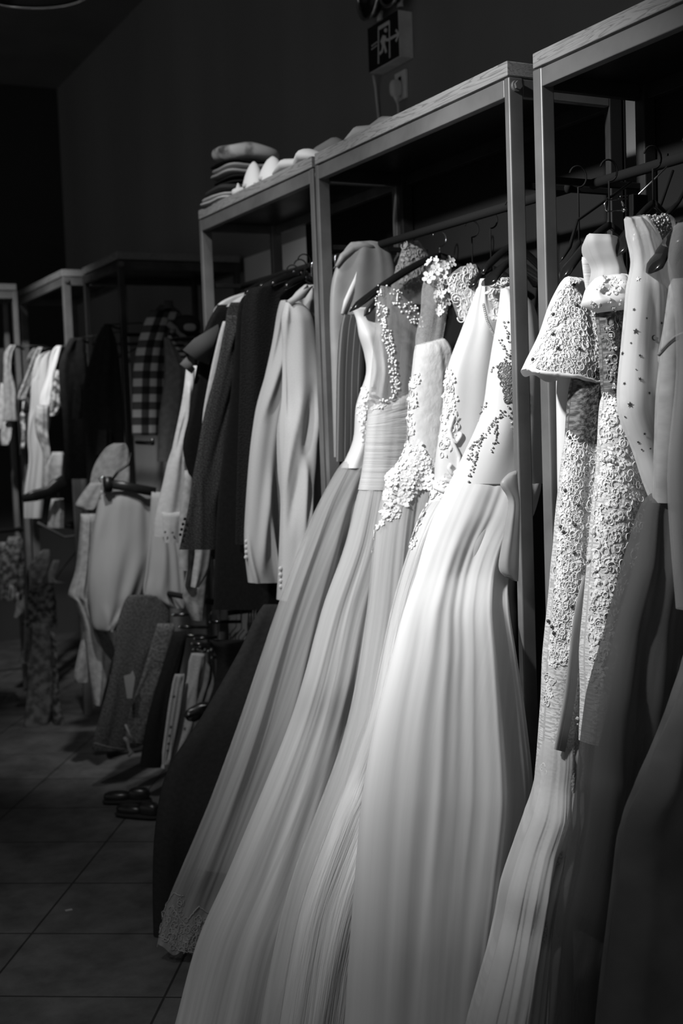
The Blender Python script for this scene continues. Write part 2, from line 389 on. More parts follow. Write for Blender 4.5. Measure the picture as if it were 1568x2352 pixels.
# ------------------------------------------------------------------ racks
def rack(x0, y0, ln, dp, label, H=2.3, axis='y', rails=(2.05,), board=True, dark=False, pw=(.042, .027), bolt=True, back=False):
    """x0,y0 = near front corner; ln along the row; dp away from the aisle"""
    P = (lambda a, b, z: (x0+b, y0+a, z)) if axis == 'y' else (lambda a, b, z: (x0+a, y0+b, z))
    c = P(ln/2, dp/2, 0); t = thing('clothes_rack', c, label, 'clothes rack', 'square steel clothes racks with wooden tops')
    sm = STEEL_SHADED if dark else STEEL
    wb, wa = pw
    def bx(name, a0, a1, b0, b1, z0, z1, m_, par=t, bev=.002):
        p0, p1 = P(a0, b0, z0), P(a1, b1, z1); q0 = [min(i, j) for i, j in zip(p0, p1)]; q1 = [max(i, j) for i, j in zip(p0, p1)]
        return MB().box(q0, q1, bev=bev).build(name, m_, par, smooth=False)
    bh = .042
    for a0 in (0, ln-wa):
        for b0 in (0, dp-wb): bx('post', a0, a0+wa, b0, b0+wb, 0, H, MATTE if b0 and back else sm, bev=.003)  # back posts coloured black to imitate shade inside the rack
    for b0 in (0, dp-.025): bx('top_beam', wa, ln-wa, b0, b0+.025, H-bh-.002, H-.002, MATTE if b0 and back else sm)  # rear beam blackened the same way, painted shade
    for a0 in (0, ln-.02):  bx('end_beam', a0+.001, a0+.019, wb, dp-wb, H-bh-.002, H-.002, sm if a0 == 0 or not back else MATTE)  # far end beam black where it only lies in shade
    for zr in rails:
        MB().tube([P(.0, dp/2, zr), P(ln, dp/2, zr)], .0125, 14).build('hanging_rail', BLACK, t)
        for a0 in (.004, ln-.016):
            if zr > 1.5: bx('rail_bracket', a0, a0+.012, wb-.004, dp-wb+.004, zr-.008, zr+.008, BLACK)
            else: bx('rail_bracket', a0, a0+.012, wb, dp-wb, zr-.010, zr+.010, BLACKM)
    if back: bx('added_shade_backing', .0, ln, dp+.004, dp+.012, .1, H, BLACK)  # added dark sheet: imitates rack shade and keeps lamp light off the wall
    if board: bx('shelf_board', .004, ln-.004, -.002, dp+.002, H+.003, H+.038, WOOD, bev=.0025)
    if board:
        p0, p1 = P(.03, .03, H-.012), P(ln-.03, dp-.03, H-.006); MB().box(p0 if axis == 'y' else p0, p1).build('added_underside_shade', BLACKM, t, smooth=False)  # added black sheet standing in for shade under the board
    if bolt:
        q = P(-.004, wb*.47, H-.021); n = Vector(P(-1, 0, 0))-Vector(P(0, 0, 0)); q = Vector(q)
        mb = MB(); mb.tube([q+n*-.004, q+n*.004], .0135, 20); mb.tube([q+n*.004, q+n*.010], .0105, 6); mb.build('bolt', STEEL, t, smooth=False)
    return t
rack(1.726, 2.425, 1.046, .34, 'grey steel rack of white wedding gowns with a bolt on its corner post', back=True, pw=(.040, .021))
rack(1.731, 3.496, 1.013, .34, 'grey steel rack with folded clothes on top and suit jackets below', rails=(2.05, .76))
rack(1.752, 1.33, 1.038, .34, 'grey steel rack nearest the camera with lace gowns, at the right edge', pw=(.036, .034), back=True)
rack(1.745, 5.62, .62, .62, 'dim steel rack behind the checked shirt, its end facing the aisle', rails=(1.95, .95), dark=True, pw=(.03, .025))
rack(1.655, 6.29, 1.01, .34, 'far steel rack whose sloping top beam catches the light, light blouses inside', rails=(1.9, .95))
rack(.62, 6.95, .95, .3, 'far steel rack cut by the left edge of the photo', axis='x', rails=(1.9, .95))
for (x0, y0, x1, y1, z) in ((1.80, 5.62, 1.66, 4.98, 1.44), (1.98, 5.62, 1.90, 5.32, 1.93)):
    rk = [o for o in COL.objects if o.name == 'clothes_rack.003'][0]
    MB().tube([(x0, y0+.02, z), (x1, y1, z), (x1, y1, z+.02)], .009, 8).build('face_out_arm', BLACKM, rk)
rk = [o for o in COL.objects if o.name == 'clothes_rack.001'][0]
MB().box((2.075, 3.50, .1), (2.083, 4.27, 2.3)).build('added_shade_backing', BLACK, rk, smooth=False)  # added dark sheet, covers the lit wall behind the jackets
t = thing('low_rail_stand', (1.62, 4.9, 0), 'low black clothes rail carrying the jeans and trousers', 'clothes rail')
MB().tube([(1.75, 4.50, .80), (1.60, 5.45, .80)], .012, 10).build('rail', BLACK, t)
for yy in (5.43,):
    MB().tube([(1.60, yy, .80), (1.60, yy, .03)], .010, 10).build('upright', MATTE, t); MB().tube([(1.52, yy, .011), (1.72, yy, .011)], .010, 10).build('foot', MATTE, t)
# ------------------------------------------------------------------ wall fittings, lamp, shelf goods
def sell(mb, c, h, e=.35, R=None, nu=28, nv=16, rnd=None, wr=0, fl=0):
    """rounded slab (superellipsoid) with soft wrinkles"""
    f = lambda w_, m_: math.copysign(abs(w_)**m_, w_); vs = []; ph = [rnd.random()*6 for _ in range(4)] if rnd else [0]*4
    for i in range(nv+1):
        a = -math.pi/2+math.pi*i/nv
        for j in range(nu):
            b_ = 2*math.pi*j/nu
            v = Vector((h[0]*f(math.cos(a), e)*f(math.cos(b_), e), h[1]*f(math.cos(a), e)*f(math.sin(b_), e), h[2]*f(math.sin(a), .8)))
            if wr: v += Vector((0, 0, wr*math.sin(v.x*40+ph[0])*math.sin(v.y*33+ph[1]))) + Vector((wr*.6*math.sin(v.z*90+ph[2]), 0, 0))
            if R: v = R @ v
            vs.append(v+Vector(c))
    return mb.add(vs, [(i*nu+j, i*nu+(j+1) % nu, (i+1)*nu+(j+1) % nu, (i+1)*nu+j) for i in range(nv) for j in range(nu)])
XS = 2.34
SIGN_D = cloth('dark_sign_face', .02, None, 30, .25, 0, coord='Object'); SIGN_B = cloth('pale_sign_box', .85, .7, 20, .5, .05, coord='Object'); SIGN_W = cloth('pale_sign_ink', .75, None, 30, .6, 0, coord='Object')
WHITEP = cloth('white_wall_plastic', .85, .8, 20, .4, .03, coord='Object')
a, b = on_x(845, 66, XS), on_x(918, 136, XS); y0, y1, z1 = b.y, a.y, a.z; z0 = b.z+.01
t = thing('exit_sign', (XS+.03, (y0+y1)/2, z0), 'exit sign box with running man and arrow, on the wall above the racks', 'exit sign')
MB().box((XS, y0, z0), (2.40, y1, z1), bev=.003).build('housing', SIGN_B, t, smooth=False)
MB().box((XS-.004, y0+.002, z0+.002), (XS, y1-.002, z1-.002), bev=.001).build('sign_face', SIGN_D, t, smooth=False)
def sp(x, y): return on_x(820+x/10.45, y/10.45, XS-.006)
mb = MB()
def stroke(pts, w_): mb.tube([sp(*q) for q in pts], w_, 6, flat=.3, nrm=(1, 0, 0))
stroke([(510, 1530), (510, 690), (770, 530), (780, 1390)], .0045); stroke([(510, 690), (770, 530)], .008)
mb.ball(sp(690, 725), .008, 8, 6)
stroke([(650, 850), (640, 930), (620, 1080)], .013); stroke([(640, 880), (700, 960), (780, 950)], .006); stroke([(610, 900), (570, 1020)], .006)
stroke([(620, 1060), (600, 1230), (540, 1290)], .007); stroke([(640, 1060), (670, 1160), (695, 1260)], .007)
stroke([(800, 925), (990, 815)], .006); stroke([(930, 725), (1000, 812), (930, 990)], .006)
for k in range(4):
    x = 345+k*36; yy = 1100-k*28
    stroke([(x, yy), (x+22, yy-16)], .002); stroke([(x+8, yy+18), (x+30, yy-2)], .002); stroke([(x+10, yy-14), (x+12, yy+26)], .0018); stroke([(x, yy+88), (x+24, yy+70)], .003)
mb.build('pictogram', SIGN_W, t, smooth=False)
for (cx, cy, nx, ny) in ((855, -4, 866, 44), (905, -36, 912, 12)):
    c = on_x(cx, cy, XS+.0); q = on_x(nx, ny, XS+.01); h = MB(); k = 28; rad = .078
    h.tube([c+Vector((-.02, math.cos(6.283*i/k)*rad, math.sin(6.283*i/k)*rad)) for i in range(k)], .007, 8, closed=True)
    hd = h.build('lamp_rim', CHROME, t); bd = MB(); bd.tube([c+Vector((-.015, 0, 0)), c+Vector((.01, 0, 0)), c+Vector((.035, 0, 0))], [.072, .07, .03], 24); bd.build('lamp_head', BLACKM, t)
    MB().tube([q+Vector((.012, 0, -.005)), q+Vector((.012, 0, .012)), q+Vector((.012, 0, .03))], [.013, .011, .015], 12).build('lamp_neck', SIGN_B, t)
# socket with plug, and the cables
pa, pb = on_x(907, 171, 2.392), on_x(934, 224, 2.392)
t = thing('wall_socket', (2.396, pa.y, pb.z), 'white wall socket plate right below the exit sign', 'socket')
MB().box((2.388, pb.y, pb.z), (2.40, pa.y, pa.z), bev=.003).build('plate', WHITEP, t, smooth=False)
MB().box((2.3865, pb.y+.03, pa.z-.035), (2.388, pb.y+.05, pa.z-.02)).build('socket_slot', BLACKM, t, smooth=False)
q = on_x(908, 203, 2.365)
t = thing('power_plug', (q.x, q.y, q.z-.04), 'white plug and cord hanging from the wall socket', 'plug')
mb = MB(); sell(mb, q, (.022, .018, .032), .6); mb.tube([q+Vector((0, 0, -.028)), on_x(911, 231, 2.365)], [.012, .007], 10); mb.build('plug_body', WHITEP, t)
MB().tube([on_x(911, 229, 2.365), on_x(914, 245, 2.37), on_x(915, 262, 2.38), on_x(912, 300, 2.385), on_x(900, 380, 2.39)], .0045, 8).build('cord', SIGN_W, t)
mb = MB().tube([on_x(857, 172, 2.37), on_x(862, 200, 2.385), on_x(866, 240, 2.39), on_x(871, 286, 2.39), on_x(880, 350, 2.39)], .0055, 8); tag(mb.build('cord', SIGN_W), 'pale cord running down the wall from the left end of the exit sign', 'cord')
# pendant lamp, unlit
c = on_z(62, -34, 3.1); t = thing('pendant_lamp', (c.x, c.y, 3.02), 'dark round pendant lamp with a thin shiny rim at the top left', 'lamp')
mb = MB(); k = 40; P_ = lambda r_, z_: [Vector((c.x+math.cos(6.283*i/k)*r_, c.y+math.sin(6.283*i/k)*r_, z_)) for i in range(k)]
vs = P_(.235, 3.1)+P_(.22, 3.2)+P_(.06, 3.33)+P_(.02, 3.36); mb.add(vs, [(q*k+i, q*k+(i+1) % k, (q+1)*k+(i+1) % k, (q+1)*k+i) for q in range(3) for i in range(k)])
mb.build('lamp_shade', BLACKM, t); MB().tube(P_(.235, 3.1), .006, 8, closed=True).build('rim', CHROME, t)
MB().tube([(c.x, c.y, 3.34), (c.x, c.y, 4.0)], .005, 8).build('suspension_cord', BLACKM, t)
MB().tube([(c.x, c.y, 3.98), (c.x, c.y, 4.0)], .05, 20).build('ceiling_cup', BLACKM, t)
# folded clothes on the top board of the jacket rack
ZB = 2.338; rnd = random.Random(4)
def folded(cx, Y, hw, hd, z0, z1, m_, label, e=.4, rot=0, wr=.003, name='folded_clothing', edge=True, X=None, layers=3):
    c = on_y(cx, 430, Y); x = c.x if X is None else X; zc = (z0+z1)/2
    R = Matrix.Rotation(rot, 3, 'Z'); t = thing(name, (x, Y, z0), label, 'folded clothes'); hh = (z1-z0)/2/layers
    for k in range(layers):
        mb = MB(); sell(mb, (x+rnd.uniform(-.006, .006), Y+rnd.uniform(-.004, .004), z0+hh*(2*k+1)), (hw*(1-.03*k), hd, hh*1.02), e, R, rnd=rnd, wr=wr)
        mb.build('fold', m_, t)
    return t
folded(500, 4.37, .115, .12, ZB, ZB+.036, C(.50), 'pale folded trousers with soft edges, lowest of the stack on the rack top', X=1.835, rot=.1, layers=2)
folded(500, 4.36, .105, .11, ZB+.036, ZB+.064, CHAR, 'dark folded knit right on the lowest pale trousers of the rack top stack', X=1.84, layers=1)
folded(500, 4.37, .10, .11, ZB+.064, ZB+.10, BLACK, 'black folded garment in the middle of the rack top stack', X=1.865, layers=2)
folded(520, 4.37, .12, .11, ZB+.10, ZB+.145, C(.42), 'grey folded sweater with a rounded edge under the patterned roll', X=1.875, layers=2, e=.5)
folded(520, 4.37, .112, .10, ZB+.145, ZB+.156, BLACK, 'thin black cloth between the grey sweater and the patterned roll', X=1.87, layers=1)
folded(530, 4.37, .125, .10, ZB+.156, ZB+.228, cloth('patterned_roll', .60, .10, 9, .8, .3, lo=.36, hi=.48, coord='Object'), 'light patterned cloth rolled up on the very top of the stack', X=1.885, layers=1, e=.7, wr=.006, name='rolled_cloth')
def cone_shoe(px, py0, py1, Y, w_, label):
    b, a = on_y(px, py1, Y), on_y(px+w_*.15, py0, Y); hw = w_/2800*Y*1.35/2
    t = thing('cloth_slipper', (b.x, Y, ZB), label, 'slipper', 'white cloth slippers on the rack top'); H_ = a.z-ZB
    mb = MB(); k = 20; rows = [(0, 1.0), (.12, 1.08), (.3, 1.0), (.5, .86), (.7, .66), (.88, .42), (1, .12)]
    vs = [Vector((b.x+math.cos(6.283*j/k)*hw*r_+(a.x-b.x)*h_, Y+math.sin(6.283*j/k)*hw*1.4*r_+h_*.02, ZB+H_*h_)) for h_, r_ in rows for j in range(k)]
    mb.add(vs, [(i*k+j, i*k+(j+1) % k, (i+1)*k+(j+1) % k, (i+1)*k+j) for i in range(len(rows)-1) for j in range(k)]+[tuple((len(rows)-1)*k+j for j in range(k))])
    mb.build('upper', WHITE, t); MB().tube([(b.x-hw*.3, Y-hw*1.2, ZB+.012), (b.x-hw*1.02, Y, ZB+.012), (b.x-hw*.3, Y+hw*1.2, ZB+.012), (b.x+hw*.5, Y+hw*1.1, ZB+.012), (b.x+hw, Y, ZB+.012), (b.x+hw*.5, Y-hw*1.1, ZB+.012)], .008, 6, closed=True).build('sole_band', C(.6), t)
cone_shoe(582, 369, 429, 4.06, 36, 'smaller white pointed cloth slipper, left of the two on the rack top')
cone_shoe(624, 357, 412, 3.93, 46, 'larger white pointed cloth slipper, right of the two on the rack top')
mb = MB(); sell(mb, (1.80, 4.21, ZB+.02), (.05, .03, .02), .9, rnd=rnd, wr=.004); mb.tube([(1.775, 4.2, ZB+.01), (1.772, 4.2, ZB+.05)], [.02, .002], 10); tag(mb.build('white_napkin', WHITE), 'small white peaked cloth between the folded stack and the slippers', 'cloth')
def strip(name, pts, r, m_, label, cat, fl=1.0):
    mb = MB(); mb.tube(pts, r, 14, flat=fl, nrm=(0, 0, 1)); return tag(mb.build(name, m_), label, cat)
strip('draped_scarf', [(1.78, 3.86, ZB+.015), (1.785, 3.78, ZB+.03), (1.80, 3.71, ZB+.022), (1.785, 3.63, ZB+.03), (1.80, 3.56, ZB+.012)], [.025, .045, .038, .048, .022], C(.72), 'pale crumpled scarf lying along the front of the rack top', 'scarf', .5)
strip('sheer_scarf', [(1.92, 3.92, ZB+.04), (1.94, 3.84, ZB+.085), (1.95, 3.76, ZB+.09), (1.96, 3.66, ZB+.05)], [.02, .04, .045, .02], TULLE_G, 'thin see-through bunched net behind the pale scarf on the rack top', 'scarf', .9)
strip('folded_glove', [(1.86, 3.50, ZB+.04), (1.86, 3.41, ZB+.06), (1.855, 3.32, ZB+.05), (1.85, 3.24, ZB+.055), (1.845, 3.17, ZB+.045)], [.025, .032, .022, .024, .012], C(.6), 'pale long glove reaching over the joint between two rack tops', 'glove', .7)
# ------------------------------------------------------------------ hangers
RX = 1.901
def hanger(npx, npy, tpx, tpy, label, Y=None, rail=2.05, wing=.026, drop=None, m_=PLASTIC, right=True, group='black plastic hangers on the rails', hook=True, tw=.5, rx=RX, hm=None):
    """neck and left tip from the photo; the far arm mirrors the near one"""
    N0 = on_x(npx, npy, rx) if Y is None else on_y(npx, npy, Y)
    N0.x = rx if Y is None else N0.x
    T0 = on_y(tpx, tpy, N0.y); t = thing('clothes_hanger', (N0.x, N0.y, min(T0.z, N0.z)), label, 'hanger', group)
    for sg in ((-1, 1) if right else (-1,)):
        D = Vector(((N0.x-T0.x)*sg, 0, T0.z-N0.z)); pts = []; rs = []; mb = MB(); k = 14; n = 12; vs = []
        for i in range(k):
            s = i/(k-1); c = N0+Vector((D.x*s, 0, D.z*(s**1.25))); hy = .007+(wing-.007)*max(0, s-.25)/.75; hz = .011+.006*math.sin(s*2.6)
            if s > .9: e = math.sqrt(max(0, 1-((s-.9)/.1)**2))*.85+.15; hy *= e; hz *= e
            for j in range(n):
                th = 6.283*j/n; vs.append(c+Vector((0, math.cos(th)*hy, math.sin(th)*hz*(1 if math.sin(th) > 0 else .6))))
        mb.add(vs, [(i*n+j, i*n+(j+1) % n, (i+1)*n+(j+1) % n, (i+1)*n+j) for i in range(k-1) for j in range(n)]+[tuple(range(n))[::-1], tuple((k-1)*n+j for j in range(n))])
        mb.build('arm', m_, t)
    if hook:
        hr = .024; c = Vector((N0.x, N0.y, rail+.0125+.003-hr+.0)); top = []
        for i in range(15):
            a = -1.57+i*(4.4/14); top.append(c+Vector((math.cos(a)*hr, 0, math.sin(a)*hr)))
        MB().tube([N0+Vector((0, 0, .0)), Vector((N0.x, N0.y, c.z-hr-.012))]+top, .0022, 8).build('hook', hm or BLACK, t)
    return t

def hang(sf, lab, rx, rz, w_=.15):
    """thin dark hanger inside a garment, hooked on the rail at rx, rz"""
    top = [v for v in sf.vs[:sf.n]]; c = sum(top, Vector())/len(top); z = max(v.z for v in top)-.004
    t = thing('clothes_hanger', (c.x, c.y, z), lab, 'hanger', None); hr = .022
    MB().tube([Vector((c.x-w_*.3, c.y, z-.02)), Vector((c.x, c.y, z)), Vector((c.x+w_*.6, c.y, z-.02))], .006, 8).build('arm', BLACKM, t)
    e = Vector((rx, c.y, rz+.012)); MB().tube([Vector((c.x, c.y, z)), c.lerp(e, .5)+Vector((0, 0, .03)), e+Vector((-.02, 0, 0)), e+Vector((0, 0, .003)), e+Vector((.02, 0, -.01))], .003, 7).build('hook', BLACKM, t)
    return t
# ------------------------------------------------------------------ wedding gowns on the middle rack
CRINKLE = cloth('crinkled_satin', .72, .60, 1.0, .5, .55, (150, 5, 1), trans=.12, spec=.4, bdist=.008, lo=.3, hi=.7)
RUCHED = cloth('ruched_tulle', .74, .60, 1.0, .75, .6, (6, 95, 1), trans=.15, bdist=.006, lo=.3, hi=.7)
RUCHD = cloth('diagonal_ruched_tulle', .80, .66, 1.0, .7, .5, (60, 40, 1), trans=.12, bdist=.005, lo=.3, hi=.7)
GR = 'white wedding gowns on the middle rack'
def base(px, py, Y): q = on_y(px, py, Y); return (q.x, q.y, .02)
rnd = random.Random(11)
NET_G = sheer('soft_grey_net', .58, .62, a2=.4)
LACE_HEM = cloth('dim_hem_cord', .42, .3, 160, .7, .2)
# 1 farthest gown: satin shoulder on a hanger, floral side trim, net skirt with lace hem
t = thing('wedding_gown', base(640, 2000, 3.26), 'farthest white gown of the middle rack, its net skirt ending in a lace hem', 'gown', GR)
b1 = loft('bodice', [(706, 806, 706, 900, 3.30, .01), (730, 818, 730, 890), (770, 828, 770, 884, 3.29, .03), (815, 842, 815, 880), (860, 845, 860, 885, 3.28, .03), (930, 822, 930, 880, 3.28, .035), (1010, 814, 1010, 880), (1075, 786, 1075, 880, 3.28, .04)], SATIN, t, amp=.006, k=3, n=64, sub=6, seed=2)
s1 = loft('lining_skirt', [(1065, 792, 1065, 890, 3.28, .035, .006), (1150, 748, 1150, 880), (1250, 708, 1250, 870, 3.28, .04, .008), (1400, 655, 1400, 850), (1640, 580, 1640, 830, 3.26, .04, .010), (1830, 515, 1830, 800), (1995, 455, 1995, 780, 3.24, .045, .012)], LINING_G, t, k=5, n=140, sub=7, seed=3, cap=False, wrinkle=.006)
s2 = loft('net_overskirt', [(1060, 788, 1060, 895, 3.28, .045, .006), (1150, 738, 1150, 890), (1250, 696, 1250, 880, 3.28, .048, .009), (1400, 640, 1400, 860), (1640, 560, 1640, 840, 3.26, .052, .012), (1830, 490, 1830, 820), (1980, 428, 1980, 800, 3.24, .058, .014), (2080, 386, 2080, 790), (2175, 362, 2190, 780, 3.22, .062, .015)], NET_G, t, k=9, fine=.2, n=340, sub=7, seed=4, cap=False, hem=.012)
mb = MB(); lace(b1, mb, scatter([(832, 885), (852, 890), (858, 950), (850, 1015), (834, 1012), (826, 950)], 7, rnd), rnd, .011, .2)
for q in ((838, 905), (845, 930), (832, 960), (842, 975), (840, 1000), (849, 1012)): p_, n_ = at(b1, *q); flower(mb, p_, n_, .016, rnd)
mb.build('flower_trim', LACEM, t)
mb = MB(); lace(s2, mb, scatter([(378, 2085), (420, 2060), (420, 2110), (505, 2105), (490, 2185), (405, 2185), (366, 2150)], 9, rnd, .2), rnd, .009, .95)
for line in ([(372, 2100), (398, 2052), (420, 2058)], [(366, 2150), (398, 2165), (412, 2185), (480, 2190)], [(395, 2080), (420, 2120), (450, 2150)], [(430, 2115), (455, 2080), (480, 2100)]):
    pp = [at(s2, *q) for q in along(line, 4, rnd, 1.5)]; mb.tube([p_+n_*.002 for p_, n_ in pp], .0016, 5)
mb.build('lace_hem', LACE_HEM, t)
# 2 pearl gown
t = thing('wedding_gown', base(700, 2000, 3.08), 'white gown with pearl beads down its sheer neckline and a gathered bodice', 'gown', GR)
y2 = loft('sheer_yoke', [(656, 874, 660, 900, 3.12, .012), (700, 866, 690, 935, 3.12, .02), (740, 864, 735, 968, 3.12, .035), (820, 858, 820, 972), (900, 850, 880, 968), (950, 846, 930, 960, 3.12, .04)], TULLE_G, t, n=64, seed=5, amp=.002)
b2 = loft('gathered_bodice', [(936, 848, 892, 962, 3.12, .04, .003), (960, 846, 930, 962), (1000, 842, 1000, 955, 3.12, .04), (1060, 837, 1060, 950), (1125, 826, 1125, 940, 3.12, .045)], RUCHED, t, n=72, seed=6, k=5, cap=False)
loft('underskirt', [(1115, 832, 1115, 945, 3.12, .04, .004), (1250, 806, 1250, 935, 3.12, .036, .006), (1400, 752, 1400, 920), (1560, 708, 1560, 900, 3.1, .036, .010), (1700, 662, 1700, 880), (1990, 545, 1990, 860, 3.02, .04, .012), (2160, 472, 2160, 850, 2.92, .04, .012), (2352, 418, 2352, 840, 2.79, .04, .012), (2400, 405, 2400, 830, 2.76, .04)], LINING, t, n=150, seed=7, k=6, sub=7, cap=False, wrinkle=.006)
k2 = loft('net_overskirt', [(1110, 829, 1110, 950, 3.12, .045, .004), (1250, 796, 1250, 945, 3.12, .046, .008), (1400, 742, 1400, 930), (1560, 697, 1560, 915, 3.1, .048, .011), (1700, 650, 1700, 900), (1990, 529, 1990, 880, 3.02, .052, .013), (2160, 454, 2160, 870, 2.92, .052, .013), (2352, 403, 2352, 860, 2.79, .052, .013), (2410, 390, 2410, 850, 2.76, .052)], TULLE, t, fine=.2, n=340, seed=8, k=7, sub=7, cap=False, hem=.01)
mb = MB()
for line, w_, st in (([(874, 662), (870, 690), (880, 740), (893, 800), (902, 860), (908, 905)], 9, 2.4), ([(880, 700), (892, 780), (905, 850), (912, 895)], 8, 2.8), ([(895, 665), (922, 690), (945, 712), (966, 745)], 12, 2.6), ([(905, 690), (935, 720), (960, 755)], 10, 4.0), ([(869, 922), (890, 918), (906, 906), (912, 880)], 3, 3.2)):
    for q in along(line, st, rnd, w_):
        p_, n_ = at(y2, *q); mb.ball(p_+n_*.003, rnd.choice((.0024, .0031, .0031, .0038)), 8, 6)
mb.build('pearl_beading', PEARL, y2.o)
mb = MB(); lace(b2, mb, scatter([(850, 860), (860, 865), (862, 900), (848, 930), (842, 900)], 7, rnd), rnd, .009, .2); mb.build('floral_applique', LACEM, t)
# 3 flower-strap gown
t = thing('wedding_gown', base(780, 2000, 2.9), 'x', 'gown', GR)
t['label'] = 'white gown with big cloth flowers on its sheer strap and round its waist'
st = [loft('strap', [(596, 1000, 600, 1024, 2.95, .012), (650, 972, 650, 1004, 2.95, .012), (720, 966, 720, 994), (770, 956, 775, 985), (806, 955, 800, 975)], NET, t, n=40, seed=9, amp=.004, k=2),
      loft('strap', [(596, 1006, 600, 1034, 2.95, .012), (660, 1003, 660, 1030), (730, 1000, 730, 1022), (800, 985, 790, 1012)], NET, t, n=40, seed=10, amp=.004, k=2)]
b3 = loft('gathered_bodice', [(792, 956, 776, 1015, 2.95, .02, .002), (815, 954, 800, 1030, 2.95, .035), (870, 948, 870, 1040), (950, 943, 950, 1044), (1040, 938, 1040, 1040, 2.95, .04), (1095, 898, 1095, 1030, 2.95, .045)], RUCHD, t, n=80, seed=11, k=4, cap=True)
loft('underskirt', [(1085, 905, 1085, 1030, 2.95, .04, .004), (1200, 876, 1200, 1020, 2.95, .036, .006), (1450, 850, 1450, 1000), (1700, 802, 1700, 980, 2.9, .036, .010), (1990, 697, 1990, 960, 2.82, .036, .011), (2178, 648, 2178, 940, 2.75, .036), (2430, 600, 2430, 920, 2.62, .036, .012)], LINING, t, n=150, seed=12, k=6, sub=7, cap=False, wrinkle=.008)
k3 = loft('net_overskirt', [(1080, 897, 1080, 1035, 2.95, .045, .005), (1200, 868, 1200, 1030, 2.95, .046, .008), (1450, 840, 1450, 1010), (1700, 790, 1700, 1000, 2.9, .046, .011), (1990, 682, 1990, 980, 2.82, .046, .013), (2178, 632, 2178, 960, 2.75), (2440, 585, 2440, 940, 2.62, .046, .013)], TULLE2, t, fine=.2, n=340, seed=13, k=7, sub=7, cap=False, hem=.01)
mb = MB(); rnd = random.Random(21)
for q in ((1006, 600), (990, 606), (1020, 612), (1000, 622), (1016, 632), (1002, 655), (1012, 675), (1020, 690), (1000, 690), (985, 640), (1030, 605)): p_, n_ = at(st[q[0] > 1003], *q); flower(mb, p_+n_*.006, n_, rnd.uniform(.012, .019), rnd, 5, .5)
lace(st[1], mb, scatter([(1004, 620), (1028, 620), (1026, 720), (1004, 720)], 8, rnd), rnd, .012, .1)
mb.build('strap_flowers', LACEM, st[1].o)
mb = MB()
for q in scatter([(905, 1030), (960, 1022), (1000, 1060), (1005, 1110), (960, 1120), (895, 1105), (890, 1060)], 12, rnd): p_, n_ = at(b3 if q[1] < 1085 else k3, *q); flower(mb, p_+n_*.004, n_, rnd.uniform(.010, .020), rnd, rnd.choice((5, 6)), .5)
lace(b3, mb, scatter([(945, 860), (962, 860), (950, 980), (925, 1050), (892, 1050), (888, 1000), (920, 960)], 8.5, rnd), rnd, .012, .15)
lace(k3, mb, scatter([(890, 1100), (985, 1110), (935, 1150), (900, 1200), (880, 1190)], 9, rnd, .3), rnd, .012, .15)
for line in ([(905, 1110), (890, 1160), (862, 1225), (845, 1260)], [(925, 1120), (912, 1160), (893, 1195)]): lace(k3, mb, along(line, 5, rnd, 4), rnd, .012, .1)
mb.build('waist_flowers', LACEM, t)
# 4 pointed satin gown with scroll applique
t = thing('wedding_gown', base(850, 2000, 2.7), 'white satin gown with pointed shoulder, corded scroll at the waist and crinkled skirt', 'gown', GR)
b4 = loft('bodice', [(640, 1103, 640, 1112, 2.80, .008), (700, 1084, 690, 1130, 2.80, .02), (760, 1062, 740, 1158, 2.80, .035), (850, 1030, 840, 1180, 2.80, .04), (950, 1018, 950, 1192), (1050, 1004, 1050, 1192, 2.8, .045), (1110, 999, 1110, 1188), (1165, 984, 1165, 1180, 2.8, .05)], SATIN, t, amp=.006, k=3, n=96, seed=15, sub=6)
k4 = loft('crinkled_skirt', [(1150, 990, 1150, 1180, 2.79, .05, .006), (1240, 951, 1240, 1170, 2.78, .05, .006), (1400, 903, 1400, 1150), (1650, 850, 1650, 1120, 2.72, .046, .012), (1800, 800, 1800, 1100), (1900, 760, 1900, 1080, 2.65, .046, .014), (2100, 690, 2100, 1040, 2.58), (2350, 645, 2350, 1000, 2.5, .046, .014), (2480, 630, 2480, 990, 2.48)], CRINKLE, t, n=150, seed=16, k=4, sub=8, cap=False, wrinkle=.022)
mb = MB(); rnd = random.Random(5)
for line in ([(1042, 955), (1032, 990), (1040, 1020), (1054, 1050), (1052, 1080), (1038, 1090), (1030, 1075), (1038, 1062)], [(1028, 1000), (1046, 1018), (1058, 1000), (1052, 990)], [(1020, 1100), (1036, 1108), (1050, 1095)], [(1000, 1120), (1020, 1130), (1038, 1112)]):
    pp = [at(b4, *q) for q in along(line, 4, rnd)]; mb.tube([p_+n_*.004 for p_, n_ in pp], .006, 6)
lace(b4, mb, scatter([(1022, 860), (1036, 850), (1045, 940), (1050, 1010), (1012, 1060), (1018, 950)], 8.5, rnd), rnd, .012, .2)
lace(b4, mb, scatter([(985, 1105), (1045, 1090), (1010, 1140), (985, 1150)], 8, rnd), rnd, .013, .1)
lace(k4, mb, scatter([(950, 1170), (985, 1160), (960, 1210), (948, 1260), (935, 1220)], 8, rnd), rnd, .013, .1)
mb.build('corded_scroll', LACEM, t)
l4 = loft('lace_neckline', [(612, 1058, 606, 1092, 2.84, .01), (640, 1030, 640, 1100, 2.84, .014), (690, 1038, 690, 1108), (735, 1054, 735, 1100, 2.84, .012)], NET, t, n=40, seed=17)
mb = MB(); lace(l4, mb, scatter([(1028, 645), (1085, 610), (1104, 640), (1104, 720), (1060, 735)], 8, rnd), rnd, .013, .55); mb.build('neckline_lace', LACEM, t)
